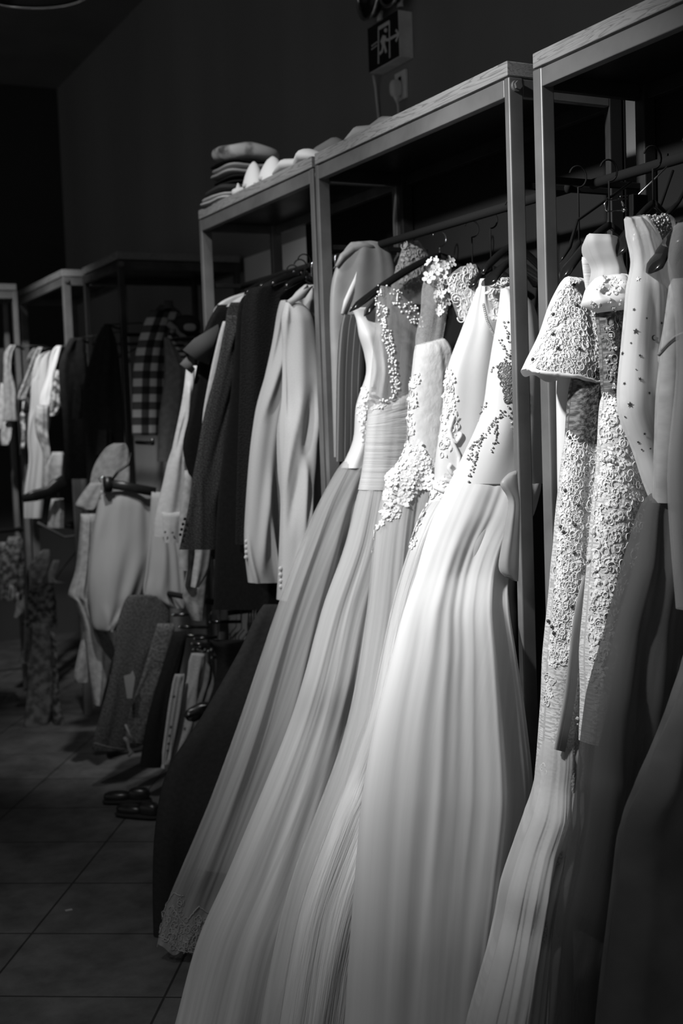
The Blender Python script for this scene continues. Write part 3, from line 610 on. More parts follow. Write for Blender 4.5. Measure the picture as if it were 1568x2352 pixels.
# 5 nearest gown, sequined V
t = thing('wedding_gown', base(960, 2100, 2.4), 'nearest gown of the middle rack, glittering sequin trails, wide net skirt at the corner post', 'gown', GR)
b5 = loft('bodice', [(664, 1150, 655, 1176, 2.62, .008), (720, 1146, 700, 1222, 2.62, .025), (800, 1134, 790, 1240, 2.62, .035), (860, 1125, 860, 1245, 2.62, .04), (950, 1110, 950, 1245), (1050, 1066, 1050, 1245, 2.61, .045), (1110, 1036, 1110, 1240, 2.6, .05)], SATIN, t, amp=.004, k=3, n=96, seed=18, sub=6)
loft('lining_skirt', [(1100, 1046, 1100, 1236, 2.6, .04, .003), (1180, 1010, 1180, 1215, 2.57, .040, .003), (1250, 985, 1250, 1178, 2.55, .035, .005), (1320, 966, 1320, 1160, 2.53, .03), (1400, 942, 1400, 1156, 2.47, .028), (1500, 922, 1500, 1166, 2.43, .03, .004), (1660, 888, 1660, 1184, 2.385, .034), (1830, 860, 1830, 1194, 2.34, .036, .004), (1990, 846, 1990, 1176, 2.305), (2150, 834, 2150, 1150, 2.27, .04), (2320, 822, 2320, 1130, 2.24), (2500, 812, 2500, 1106, 2.21, .042)], SATIN, t, n=150, seed=19, k=3, sub=7, cap=False)
k5 = loft('net_overskirt', [(1095, 1042, 1095, 1242, 2.6, .05, .003), (1180, 1003, 1180, 1220, 2.57, .050, .004), (1250, 977, 1250, 1184, 2.55, .045, .006), (1320, 957, 1320, 1166, 2.52, .035, .008), (1400, 930, 1400, 1166, 2.465, .038), (1500, 904, 1500, 1180, 2.43, .05, .006), (1660, 865, 1660, 1203, 2.385, .056), (1830, 836, 1830, 1217, 2.34, .062, .007), (1990, 822, 1990, 1198, 2.30), (2150, 810, 2150, 1172, 2.265, .066, .008), (2320, 799, 2320, 1152, 2.235), (2500, 789, 2500, 1128, 2.20, .07)], DENSE, t, fine=.12, n=300, seed=20, k=6, sub=7, cap=False, hem=.01)
fl = loft('sash_end', [(1086, 1170, 1080, 1186, 2.40, .006), (1112, 1150, 1112, 1188, 2.40, .008), (1150, 1170, 1150, 1190), (1210, 1163, 1210, 1190, 2.40, .010), (1300, 1148, 1300, 1188, 2.40, .012), (1325, 1164, 1335, 1186)], SATIN_G, t, n=40, seed=22, amp=.003, k=2)
mb = MB(); rnd = random.Random(8); md = MB()
for line, w_, st_ in (([(1078, 1060), (1085, 1025), (1110, 1005), (1120, 990), (1150, 950)], 5, 2.2), ([(1076, 1105), (1090, 1060), (1100, 1020), (1105, 1008)], 4, 2.6), ([(1128, 1035), (1138, 1010), (1140, 960)], 4, 2.6), ([(1098, 960), (1120, 925)], 2, 3), ([(1150, 945), (1165, 950)], 6, 2.5), ([(1125, 850), (1150, 840), (1180, 800)], 4, 3), ([(1160, 740), (1168, 780), (1180, 790)], 5, 3), ([(1150, 780), (1165, 810), (1175, 830)], 5, 3), ([(1168, 935), (1180, 990)], 5, 3)):
    for q in along(line, st_, rnd, w_):
        p_, n_ = at(b5 if q[1] < 1100 else k5, *q); (mb if rnd.random() < .6 else md).ball(p_+n_*.002, rnd.uniform(.0016, .0036), 5, 3)
    mb.build('sequin_trail', GEM, b5.o); md.build('grey_sequin_trail', SEQ_GR, b5.o); mb = MB(); md = MB()
for c in ((1166, 868), (1172, 905), (1160, 850)):
    for q in scatter([(c[0]-13, c[1]-16), (c[0]+13, c[1]-16), (c[0]+13, c[1]+16), (c[0]-13, c[1]+16)], 4.5, rnd):
        p_, n_ = at(b5, *q); ring(md, p_, n_, rnd.uniform(.003, .007), rnd, .22)
    md.build('beaded_rosette', SEQ_GR, b5.o); md = MB()

l5 = loft('lace_neckline', [(650, 1118, 640, 1180, 2.72, .01), (680, 1120, 680, 1190, 2.72, .014), (740, 1130, 735, 1195, 2.72, .014)], NET, t, n=40, seed=23)
mb = MB(); lace(l5, mb, scatter([(1118, 650), (1178, 640), (1190, 700), (1135, 735)], 8, rnd), rnd, .012, .55); mb.build('neckline_lace', LACEM, t)
p_ = [on_y(1110, 700, 2.68), on_y(1118, 735, 2.68), on_y(1130, 762, 2.68), on_y(1140, 780, 2.68)]
mb = MB()
for i in range(24): u = i/23*2.999; a = int(u); q = p_[a].lerp(p_[min(a+1, 3)], u-a); mb.ball(q, .0045, 6, 4)
mb.build('jewelled_strap', GEM, t)
# gauzy halter behind
t = thing('lace_halter', base(940, 620, 3.22), 'dim see-through lace halter rising behind the long black hanger', 'gown')
h1 = loft('halter', [(556, 928, 552, 960, 3.22, .01), (600, 915, 590, 985, 3.22, .016), (650, 900, 640, 1010, 3.22, .02), (700, 896, 700, 1010, 3.22, .02)], TULLE_G, t, n=48, seed=30)
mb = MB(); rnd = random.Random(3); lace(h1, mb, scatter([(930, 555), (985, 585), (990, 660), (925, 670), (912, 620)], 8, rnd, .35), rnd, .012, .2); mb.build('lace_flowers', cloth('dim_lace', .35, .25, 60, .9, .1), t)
# dark garments at the far end of the rack
t = thing('satin_jacket', base(800, 900, 3.41), 'grey shiny shawl-collar jacket just right of the double post', 'jacket')
loft('jacket_body', [(556, 806, 553, 850, 3.385, .012), (580, 788, 570, 890, 3.385, .022), (640, 764, 640, 910), (720, 758, 720, 905), (850, 762, 850, 880, 3.385, .024), (1050, 768, 1050, 860)], SATIN_G, t, n=72, seed=31, amp=.006, k=3)
pp = [on_y(*q, 3.355) for q in ((812, 566), (795, 590), (780, 640))]
mb = MB(); mb.poly([on_y(*q, 3.36) for q in ((830, 590), (812, 640), (790, 690), (783, 720), (790, 722), (806, 690), (826, 640), (836, 600))], (0, 1, 0), .006); mb.build('lapel', SATIN, t)
mb = MB(); mb.tube([on_y(*q, 3.37) for q in ((772, 612), (786, 590), (808, 572), (838, 566), (868, 572))], [.005, .011, .013, .013, .006], 8); mb.build('collar', SATIN_G, t)
tag(loft('pinstripe_dress', [(722, 790, 722, 830, 3.345, .012), (760, 782, 760, 845, 3.345, .02), (850, 776, 850, 850), (950, 774, 950, 840), (1060, 772, 1060, 830)], PIN, None, n=48, seed=32, amp=.006, k=4).o, 'dark finely striped dress between the grey shiny jacket and the gowns', 'dress')
BG = loft('black_gown', [(1388, 606, 1388, 735, 3.46, .015), (1420, 586, 1420, 738, 3.46, .03, .006), (1500, 548, 1500, 738), (1640, 468, 1640, 735, 3.44, .04), (1772, 385, 1772, 730), (1900, 358, 1900, 720, 3.42, .045, .015), (2050, 352, 2050, 710), (2200, 356, 2200, 700, 3.40, .05), (2300, 362, 2290, 690), (2316, 385, 2316, 660)], DEEP, None, n=96, seed=33, k=4)
tag(BG.o, 'long black gown spreading to the floor behind the white net skirts', 'gown')
# hangers of this rack
hanger(1010, 588, 803, 716, 'long black hanger reaching left above the pearl neckline, topmost of the gown hangers', Y=3.17, wing=.022, hm=CHROME)
hanger(925, 640, 836, 726, 'black hanger with a broad end under the pearl neckline', Y=3.27, hook=False, wing=.024)
hanger(1085, 610, 1026, 712, 'x', Y=2.98, wing=.03)['label'] = 'black hanger whose end shows behind the cloth flowers of the strap'
hanger(1128, 618, 1072, 662, 'black hanger with its rounded end just right of the looped lace neckline', Y=2.83, wing=.04)
hanger(1180, 600, 1117, 655, 'black hanger with its rounded end left of the rack corner post', Y=2.66, wing=.04)
hanger(1180, 566, 1105, 628, 'slim dark hanger slanting above the two rounded hanger ends, beaded along its edge', Y=2.75, wing=.01)
# ------------------------------------------------------------------ compact garment table
def RW(rows): return [(r[0], r[1], r[0], r[2])+tuple(r[3:]) if len(r) < 4 or r[3] is None or r[3] < 20 else r for r in rows]
def G(name, label, cat, m_, Y, th, rows, group=None, par=None, **k):
    r = RW(rows); sf = loft(name, r, m_, par, Y=Y, th=th, **k)
    if par is None: tag(sf.o, label, cat, group)
    elif label: sf.o['label'] = label
    return sf
def T(name, label, cat, px, py, Y, group=None): q = on_y(px, py, Y); return thing(name, (q.x, Y, q.z), label, cat, group)
def buttons(par, pts, Y, r=.007, m_=None):
    for q in pts: c = on_y(q[0], q[1], Y); MB().ball(c, r, 10, 6, sq=(1, .5, 1)).build('button', m_ or PEARL, par)
GN = 'gowns on the rack nearest the camera'
rnd = random.Random(31)
# ------------------------------------------------------------------ nearest rack
G('satin_gown', 'plain white satin gown showing as a thin strip right of the nearest left post', 'gown', SATIN, 2.30, .018, [(770, 1282, 1330), (880, 1279, 1325), (1000, 1281, 1325), (1100, 1283, 1320), (1250, 1286, 1320), (1420, 1282, 1315)], GN, n=48, amp=.006, k=2, seed=41)
t = T('lace_cape', 'flared white corded-lace shoulder cape hanging over the nearest rack\'s left post', 'cape', 1310, 880, 2.22)
cp = loft('cape_body', [(634, 1302, 640, 1330, 2.24, .01), (652, 1290, 655, 1352, 2.24, .03), (700, 1266, 705, 1364, 2.24, .04), (765, 1246, 775, 1378, 2.23, .055), (825, 1219, 838, 1394, 2.22, .07), (852, 1208, 884, 1398, 2.22, .075)], SATIN, t, n=110, amp=.007, k=3, seed=42, sub=6, hem=.006)
mb = MB(); lace(cp, mb, scatter([(1308, 640), (1348, 655), (1360, 705), (1385, 800), (1392, 868), (1330, 866), (1215, 845), (1250, 760), (1285, 670)], 9, rnd, .12), rnd, .0085, .72)
pp = [at(cp, *q) for q in along([(1210, 846), (1230, 852), (1290, 860), (1330, 866), (1365, 876), (1394, 876)], 6, rnd, 2)]; mb.tube([p_ for p_, n_ in pp], .005, 6); mb.build('corded_lace', LACEM, t)
for q in ((1316, 656), (1323, 703), (1272, 724), (1328, 803), (1280, 802), (1270, 770), (1226, 828)): p_, n_ = at(cp, *q); MB().ball(p_+n_*.004, .0042, 8, 6).build('sequin', SEQ_DK, cp.o)
t = T('wedding_gown', 'slim white gown covered in corded lace with dark lace at its chest, flaring net hem', 'gown', 1280, 1800, 2.17, GN)
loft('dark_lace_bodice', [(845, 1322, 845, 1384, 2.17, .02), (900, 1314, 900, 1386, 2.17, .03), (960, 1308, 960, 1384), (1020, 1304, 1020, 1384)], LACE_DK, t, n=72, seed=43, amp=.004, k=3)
c1 = loft('lace_column', [(985, 1306, 985, 1384, 2.17, .032, .003), (1136, 1291, 1136, 1368), (1290, 1280, 1290, 1360, 2.17, .04), (1391, 1270, 1391, 1352), (1510, 1260, 1510, 1342, 2.16, .045), (1612, 1255, 1612, 1345), (1782, 1246, 1782, 1342, 2.15, .05, .005), (1870, 1237, 1870, 1332)], LACE_CLOTH, t, n=96, seed=44, k=3, cap=False, wrinkle=.004)
mb = MB(); lace(c1, mb, scatter([(1306, 985), (1382, 985), (1364, 1170), (1356, 1310), (1330, 1420), (1305, 1520), (1262, 1530), (1270, 1391), (1292, 1136)], 8.5, rnd, .1), rnd, .0085, .78)
lace(c1, mb, scatter([(1256, 1545), (1275, 1560), (1258, 1620), (1250, 1620)], 7, rnd), rnd, .007, .8)
lace(c1, mb, scatter([(1247, 1740), (1256, 1740), (1246, 1865), (1238, 1865)], 6.5, rnd), rnd, .006, .8)
lace(c1, mb, scatter([(1318, 1560), (1338, 1540), (1340, 1640), (1325, 1660), (1306, 1600)], 8, rnd), rnd, .008, .6)
mb.build('corded_lace', LACEM, t)
mb = MB()
for q in ((1300, 1127), (1326, 1160), (1319, 1206), (1290, 1210), (1296, 1222), (1318, 1270), (1312, 1393), (1270, 1440), (1274, 1455), (1310, 905), (1350, 900), (1262, 1427)): p_, n_ = at(c1, *q); MB().ball(p_+n_*.004, .0042, 8, 6).build('sequin', SEQ_DK, t)
loft('net_flare', [(1700, 1250, 1700, 1352, 2.15, .052, .003), (1800, 1240, 1800, 1342), (1870, 1225, 1870, 1334, 2.13, .06, .008), (1950, 1196, 1950, 1318), (2040, 1170, 2040, 1294, 2.11, .065, .012), (2120, 1155, 2120, 1280), (2200, 1136, 2200, 1272, 2.08, .07), (2352, 1094, 2352, 1266, 2.05, .08, .016), (2500, 1060, 2500, 1262), (2640, 1040, 2640, 1262, 2.02, .09)], TULLE, t, fine=.3, n=260, seed=45, k=8, cap=False, hem=.01)
loft('underskirt', [(1860, 1242, 1860, 1330, 2.14, .045, .003), (1950, 1222, 1950, 1312, 2.12, .05, .008), (2120, 1180, 2120, 1276, 2.1, .055), (2352, 1130, 2352, 1262, 2.05, .065, .012), (2620, 1080, 2620, 1258, 2.02, .07)], LACE_CLOTH, t, n=110, seed=46, k=4, cap=False)
loft('ribbon', [(1322, 1338, 1320, 1350, 2.115, .003), (1400, 1320, 1402, 1343, 2.11, .003), (1500, 1307, 1502, 1330), (1600, 1295, 1602, 1320), (1721, 1272, 1727, 1296)], SATIN_G, t, n=24, seed=47, amp=.001)
t = T('wedding_gown', 'slim white gown in patterned lace, its upper part dark and beaded, beside the star net', 'gown', 1400, 1500, 2.06, GN)
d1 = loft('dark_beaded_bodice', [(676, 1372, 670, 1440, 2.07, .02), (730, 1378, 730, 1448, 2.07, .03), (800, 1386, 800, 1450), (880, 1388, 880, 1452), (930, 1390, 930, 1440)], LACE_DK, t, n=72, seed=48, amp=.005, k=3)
pf = loft('puffed_bust', [(634, 1378, 628, 1424, 2.05, .02), (660, 1362, 655, 1446, 2.05, .045), (695, 1358, 690, 1450, 2.05, .05), (718, 1378, 712, 1442, 2.05, .03)], SATIN, t, n=72, seed=49, amp=.006, k=3, wrinkle=.008)
c2 = loft('lace_column', [(905, 1388, 900, 1440, 2.07, .03, .003), (960, 1384, 960, 1462, 2.07, .04), (1060, 1378, 1060, 1482), (1200, 1365, 1200, 1478, 2.06, .045), (1300, 1358, 1300, 1456), (1400, 1350, 1400, 1432), (1500, 1343, 1500, 1410), (1600, 1346, 1600, 1385, 2.06, .04), (1705, 1342, 1705, 1362, 2.06, .03)], LACE_CLOTH, t, n=96, seed=50, k=3, cap=False, wrinkle=.004)
mb = MB(); lace(c2, mb, scatter([(1388, 905), (1432, 905), (1470, 990), (1480, 1100), (1476, 1200), (1450, 1310), (1405, 1480), (1372, 1600), (1352, 1560), (1364, 1200), (1380, 1000)], 10, rnd, .3), rnd, .0085, .35)
lace(pf, mb, scatter([(1372, 650), (1400, 634), (1425, 650), (1420, 680), (1385, 680)], 9, rnd, .2), rnd, .009, .1); mb.build('lace_motifs', LACEM, t)
mb = MB()
for q in ((1408, 1050), (1400, 1056), (1410, 1060), (1386, 1058), (1394, 1196), (1364, 1224), (1379, 1340), (1372, 1371), (1364, 1396), (1327, 1650), (1372, 1310), (1352, 1290), (1362, 695), (1367, 702), (1378, 700), (1400, 692), (1425, 694), (1410, 708), (1388, 640), (1398, 755), (1402, 770), (1410, 800), (1396, 830), (1408, 860), (1412, 890)):
    mb = MB()
    for _ in range(5): p_, n_ = at(c2 if q[1] > 900 else (pf if q[1] < 712 else d1), q[0]+rnd.uniform(-4, 4), q[1]+rnd.uniform(-4, 4)); mb.ball(p_+n_*.003, rnd.uniform(.0018, .0036), 6, 4)
    mb.build('sequin_cluster', GEM, t)
lace(d1, (mb := MB()), scatter([(1385, 730), (1440, 730), (1446, 880), (1390, 890)], 11, rnd, .35), rnd, .009, .5); mb.build('beaded_lace', metal('dim_bead', .3, .3, metallic=.3), t)
loft('sheer_collar', [(536, 1353, 548, 1424, 2.08, .022), (556, 1350, 560, 1420, 2.08, .03), (585, 1360, 585, 1418), (620, 1374, 620, 1424), (660, 1364, 655, 1432, 2.07, .03)], cloth('sheer_satin', .62, .5, 8, .6, .2, (1, .3, 1), trans=.3), t, n=72, seed=51, amp=.008, k=3)
rs = loft('ruched_strap', [(590, 1336, 592, 1364, 2.12, .008), (640, 1342, 640, 1364), (700, 1352, 700, 1368, 2.12, .008)], RUCHED, t, n=32, seed=52)
t = T('star_net_gown', 'white net gown scattered with small dark stars and moons, draped over a black hanger end', 'gown', 1490, 900, 1.96, GN)
sg = loft('net_bodice', [(498, 1436, 494, 1480, 1.97, .015), (540, 1446, 536, 1500, 1.97, .03), (600, 1456, 600, 1520), (660, 1446, 660, 1536, 1.97, .035), (720, 1440, 720, 1550), (800, 1432, 800, 1562), (900, 1424, 900, 1576, 1.96, .04), (960, 1430, 960, 1585), (1040, 1462, 1040, 1592), (1100, 1482, 1100, 1598), (1150, 1502, 1150, 1604)], sheer('star_net', .85, .82), t, n=130, seed=53, amp=.012, k=4, sub=6)
loft('inner_bodice', [(650, 1456, 650, 1540, 1.985, .015), (800, 1446, 800, 1570, 1.98, .02), (900, 1440, 900, 1590), (1000, 1450, 1000, 1600), (1130, 1496, 1130, 1610)], cloth('grey_lining', .42, .34, 6, .9, .2, (1, .3, 1), trans=.2), t, n=72, seed=54, amp=.008, k=4)
loft('net_panel', [(640, 1546, 640, 1562, 1.9, .008), (700, 1533, 700, 1592), (760, 1522, 760, 1610), (828, 1511, 830, 1620), (846, 1530, 850, 1625)], TULLE_G, t, n=40, seed=61, amp=.004, k=2)
mb = None
def star(c, n, r, moon=False):
    Fm = frame(n); a0 = rnd.random()*.6; P2 = []
    if moon:
        for i in range(9): a = -2.2+i*4.0/8; P2.append((math.cos(a)*r, math.sin(a)*r))
        for i in range(9): a = 1.8-i*4.0/8; P2.append((math.cos(a)*r*.75-r*.35+.0, math.sin(a)*r*.8))
    else:
        for i in range(10): a = a0+math.pi/2+i*math.pi/5; q = r if i % 2 == 0 else r*.45; P2.append((math.cos(a)*q, math.sin(a)*q))
    MB().poly([c+Fm @ Vector((x, y, .0015)) for x, y in P2], n, .0006).build('moon_sequin' if moon else 'star_sequin', SEQ_DK, sg.o, smooth=False)
for q in ((1465, 641, 6), (1487, 617, 3), (1456, 711, 4), (1484, 731, 3), (1527, 720, 5), (1518, 742, 4), (1431, 752, 3), (1460, 761, 7), (1529, 779, 5), (1449, 788, 3), (1430, 812, 5), (1469, 817, 4), (1497, 834, 5), (1460, 849, 2), (1469, 871, 5), (1434, 881, 4), (1447, 929, 7), (1490, 903, 4), (1507, 940, 5), (1436, 957, 3), (1480, 996, 4), (1466, 1015, 4), (1493, 1030, 3), (1474, 1032, 3), (1540, 985, 4), (1550, 900, 4), (1522, 1010, 4)):
    c, n_ = at(sg, q[0], q[1]); star(c, n_, q[2]/2800*2.25*1.15)
c, n_ = at(sg, 1501, 776); star(c, n_, .0058, True)
t = T('dark_chiffon_gown', 'long dark chiffon gown pleated from the waist, filling the lower right of the nearest rack', 'gown', 1480, 1800, 1.86, GN)
loft('skirt', [(1130, 1506, 1150, 1600, 1.9, .02, .003), (1170, 1482, 1180, 1612, 1.9, .03, .006), (1300, 1455, 1300, 1640, 1.88, .045, .012), (1450, 1412, 1450, 1650), (1600, 1380, 1600, 1655, 1.86, .055, .016), (1750, 1362, 1750, 1660), (1830, 1354, 1830, 1665, 1.85, .05), (2000, 1330, 2000, 1670), (2170, 1294, 2170, 1675, 1.83, .055, .012), (2352, 1282, 2352, 1680), (2600, 1274, 2600, 1690, 1.82, .06), (2790, 1268, 2790, 1700, 1.82, .06)], cloth('dark_chiffon', .32, .25, 5, .85, .15, (1, .2, 1), trans=.1), t, n=180, seed=55, k=5, sub=6)
loft('sheer_top', [(640, 1548, 636, 1600, 1.88, .012), (760, 1530, 760, 1640), (900, 1516, 900, 1650, 1.88, .02), (1000, 1512, 1000, 1650), (1155, 1504, 1155, 1640, 1.89, .022)], cloth('dim_gauze', .34, .26, 30, .9, .2, trans=.1), t, n=60, seed=56, amp=.008, k=4)
G('dark_ruffled_skirt', 'dark frilled net skirt in the bottom right corner', 'skirt', cloth('dark_net', .16, .11, 8, .9, .3), 1.68, .045, [(1480, 1600, 1800), (1600, 1562, 1810), (1700, 1515, 1820), (1800, 1480, 1830, 1.66, .06), (1880, 1440, 1840), (2000, 1425, 1850), (2352, 1380, 1860, 1.65, .07), (2700, 1360, 1870)], GN, n=140, amp=.018, k=7, seed=57, wrinkle=.014)
t = T('beaded_lace_gown', 'gown shown only by its crusted bead collar between two black hanger ends', 'gown', 1480, 560, 2.01, GN)
bc = loft('bead_collar', [(500, 1466, 492, 1534, 2.03, .015), (520, 1452, 510, 1544, 2.03, .03), (560, 1448, 556, 1542), (590, 1456, 588, 1530, 2.03, .02)], NET, t, n=60, seed=58)
mb = MB(); lace(bc, mb, scatter([(1468, 502), (1532, 496), (1542, 530), (1536, 570), (1452, 580), (1450, 530)], 7, rnd), rnd, .009, .6)
for q in scatter([(1468, 502), (1532, 496), (1536, 570), (1452, 580)], 7, rnd): p_, n_ = at(bc, *q); mb.ball(p_+n_*.005, rnd.uniform(.002, .0045), 6, 4)
mb.build('bead_crust', GEM, bc.o)
loft('net_drape', [(562, 1470, 560, 1504, 2.0, .01), (585, 1462, 590, 1508), (600, 1464, 602, 1490)], TULLE_G, t, n=32, seed=59)
t = T('sheer_veil_gown', 'sheer gown leaving the photo at its right edge beside the star net', 'gown', 1560, 900, 1.73, GN)
loft('net_shoulder', [(512, 1556, 500, 1640, 1.76, .02), (560, 1544, 560, 1660, 1.75, .025), (620, 1540, 620, 1670), (700, 1556, 700, 1670), (860, 1560, 860, 1670), (1100, 1540, 1100, 1670, 1.74, .03), (1400, 1560, 1400, 1680)], TULLE_G, t, n=72, seed=60, amp=.01, k=3)
mb = MB(); pp = [on_y(*q, 1.79) for q in ((1512, 815), (1530, 795), (1545, 782), (1560, 775), (1585, 765))]; mb.tube(pp, .004, 6); mb.tube([p_+Vector((.004, 0, .006)) for p_ in pp], .003, 6); mb.build('corded_tie', C(.3), t)
q = on_y(1246, 1668, 2.2); Rm = Matrix.Rotation(.1, 3, 'Y'); t = thing('paper_tag', (q.x, 2.2, q.z-.02), 'small pale paper tag sticking out beside the corded lace gown, low at the left post', 'tag')
MB().box(on_y(1240, 1690, 2.2)+Vector((0, 0, 0)), on_y(1253, 1646, 2.2)+Vector((0, .0008, 0))).build('tag_paper', C(.35), t, smooth=False)
MB().box(on_y(1244, 1676, 2.199), on_y(1250, 1673, 2.1985)).box(on_y(1248.5, 1674, 2.199), on_y(1250.5, 1660, 2.1985)).build('printed_mark', BLACKM, t, smooth=False)
hanger(1500, 470, 1411, 590, 'glossy black hanger end left of the crusted bead collar', Y=2.05, wing=.036)
hanger(1590, 500, 1492, 628, 'glossiest black hanger end, right below the bead collar, over the star net', Y=1.93, wing=.036)
hanger(1600, 540, 1516, 640, 'black hanger end half hidden behind the glossiest one', Y=1.99, wing=.026, hook=False)
hanger(1660, 440, 1538, 566, 'black hanger end cut by the right edge, top right of the nearest rack', Y=1.82, wing=.04)
hanger(1400, 520, 1288, 640, 'dark flat hanger arm rising from the left post to the sheer collar', Y=2.19, wing=.024)
hanger(1330, 560, 1296, 640, 'slim dark hanger showing above the lace cape', Y=2.27, wing=.012)
for (q0, q1, q2, Yh, lab) in (((1284, 606), (1308, 568), (1326, 506), 2.24, 'thin dark hook arc right above the lace cape, lit along its edge'), ((1490, 520), (1502, 500), (1512, 486), 2.1, 'thin dark hook arc just above the bead collar'), ((1520, 505), (1540, 484), (1558, 464), 2.02, 'thin dark hook arc at the top right, above all the other hanger parts')):
    pp = [on_y(*q0, Yh), on_y(*q1, Yh), on_y(*q2, Yh)]; pp.append(Vector((1.93, Yh, 2.03))); mb = MB(); mb.tube([pp[0], pp[0].lerp(pp[1], .5), pp[1], pp[1].lerp(pp[2], .5), pp[2], pp[2].lerp(pp[3], .5), pp[3]], [.001, .003, .0042, .004, .003, .003, .003], 10, flat=1.4); tag(mb.build('hanger_hook', PLASTIC), lab, 'hanger hook')
q = on_y(1456, 490, 2.12); t = thing('clip_hanger', (q.x, 2.12, q.z), 'upright black clip with a thin rectangular wire loop, above the sheer collar', 'clip')
a, b = on_y(1441, 552, 2.12), on_y(1474, 451, 2.12); MB().box((a.x, 2.10, a.z), (b.x, 2.115, b.z), bev=.002).build('clip_plate', PLASTIC, t, smooth=False)
W_ = lambda x, y: on_y(x, y, 2.098); MB().tube([W_(1440, 456), W_(1392, 460), W_(1388, 468), W_(1390, 482), W_(1396, 486), W_(1440, 482)], .0016, 8).build('wire_loop', CHROME, t)
MB().tube([W_(1427, 461), W_(1432, 474)], .003, 8).tube([W_(1430, 482), W_(1437, 482)], .005, 8).tube([W_(1424, 454), W_(1424, 450), W_(1441, 449)], .0012, 6).build('spring', CHROME, t)
MB().tube([Vector(((a.x+b.x)/2, 2.107, b.z)), Vector((1.92, 2.107, 2.04)), Vector((1.922, 2.107, 2.068))], .002, 6).build('hook', CHROME, t)
# ------------------------------------------------------------------ suit jackets on the second rack
GJ = 'jackets and shirts on the second rack'
for (Y, lab, body, sleeve, cuff, sd, m_) in (
  (3.80, 'light grey wool blazer farther from the double post, cuff buttons on its left sleeve', [(690, 650, 716), (720, 644, 722), (850, 640, 722), (1000, 640, 722), (1200, 640, 720), (1290, 640, 718)],
   [(690, 646, 676, None, .012), (720, 640, 690, None, .026), (790, 628, 690), (870, 610, 684), (960, 590, 668), (1050, 576, 655), (1180, 566, 643), (1260, 564, 641), (1338, 572, 642)], [(566, 1244), (566, 1256), (566, 1268), (565, 1280)], 71, LBLAZER),
  (3.62, 'light grey wool blazer right beside the double post, its sleeve overlapping the other blazer', [(654, 700, 722, None, .01), (690, 670, 738, None, .03), (760, 664, 745), (900, 662, 748), (1100, 668, 748), (1300, 672, 742), (1360, 690, 735)],
   [(694, 656, 690, None, .014), (730, 650, 716, None, .03), (800, 650, 722), (900, 652, 722), (1000, 650, 722), (1100, 648, 715), (1200, 646, 700), (1290, 643, 682), (1378, 640, 660)], [(644, 1306), (644, 1320), (645, 1334), (645, 1347)], 73, LBLAZER)):
    t = T('wool_blazer', lab, 'blazer', 660, 1300, Y, GJ)
    G('jacket_body', None, None, m_, Y+.03, .035, body, par=t, n=96, amp=.010, k=2, seed=sd, wrinkle=.01)
    slv = G('sleeve', None, None, m_, Y-.02, .032, sleeve, par=t, n=80, amp=.010, k=2, seed=sd+1, wrinkle=.022).o
    buttons(slv, cuff, Y-.035, .0075, C(.75))
t0 = t
MB().poly([on_y(*q, 3.575) for q in ((719, 656), (700, 684), (668, 700), (660, 690), (690, 668))], (0, 1, 0), .006).build('collar', LBLAZER, t)
q = T('tweed_jacket', 'dark speckled tweed jacket left of the black coats, four black cuff buttons', 'jacket', 480, 1250, 4.05, GJ)
G('jacket_body', None, None, TWEED, 4.06, .035, [(694, 530, 640, None, .012), (720, 520, 660), (800, 512, 650), (950, 505, 640), (1100, 500, 600), (1284, 484, 560)], par=q, n=80, amp=.006, k=2, seed=75)
slv = G('sleeve', None, None, TWEED, 4.0, .03, [(725, 522, 545, None, .012), (760, 514, 560), (850, 496, 545), (950, 470, 530), (1050, 452, 515), (1150, 436, 503), (1262, 412, 497)], par=q, n=72, amp=.004, k=2, seed=76, wrinkle=.012).o
buttons(slv, [(424, 1192), (420, 1204), (417, 1216), (414, 1228)], 3.985, .0055, PLASTIC)
G('black_coat', 'long black coat hanging between the tweed jacket and the light blazers', 'coat', BLACK, 3.93, .04, [(678, 560, 690, None, .015), (720, 545, 700), (900, 530, 700), (1150, 500, 690), (1400, 490, 680)], GJ, n=72, amp=.006, k=3, seed=77)
G('black_fur_coat', 'black furry coat shoulder rising highest behind the light blazers', 'coat', cloth('black_fur', .02, .008, 200, 1, .8, bdist=.01), 3.885, .018, [(628, 655, 700, None, .012), (655, 600, 716), (690, 560, 720), (900, 550, 715), (1250, 540, 700)], GJ, n=72, amp=.01, k=6, seed=78)
t = T('white_shirt', 'white shirt sleeve edge running down behind the tweed jacket', 'shirt', 480, 900, 4.14, GJ)
G('shirt_body', None, None, WHITE, 4.13, .012, [(738, 512, 536, None, .008), (780, 500, 530), (860, 482, 525), (960, 465, 510), (1050, 466, 505)], par=t, n=40, seed=79)
G('shoulder', None, None, WHITE, 4.14, .015, [(664, 606, 634, None, .008), (676, 566, 630), (692, 536, 612, None, .015), (704, 520, 580)], par=t, n=48, seed=80, amp=.004, k=2)
t = T('white_dress_shirt', 'white long-sleeved shirt with a two-button cuff, leftmost on the second rack', 'shirt', 390, 1240, 4.34, GJ)
G('shoulder', None, None, WHITE, 4.32, .02, [(668, 575, 608, None, .008), (682, 530, 600), (700, 500, 575), (730, 484, 520), (768, 470, 492, None, .01)], par=t, n=60, seed=81, amp=.004, k=2)
G('sleeve', None, None, WHITE, 4.34, .03, [(840, 428, 462, None, .014), (880, 424, 458), (930, 418, 450), (990, 406, 442), (1050, 392, 430, None, .035), (1100, 378, 438), (1160, 362, 440), (1200, 354, 436), (1232, 352, 424)], par=t, n=80, seed=82, amp=.008, k=3, wrinkle=.016)
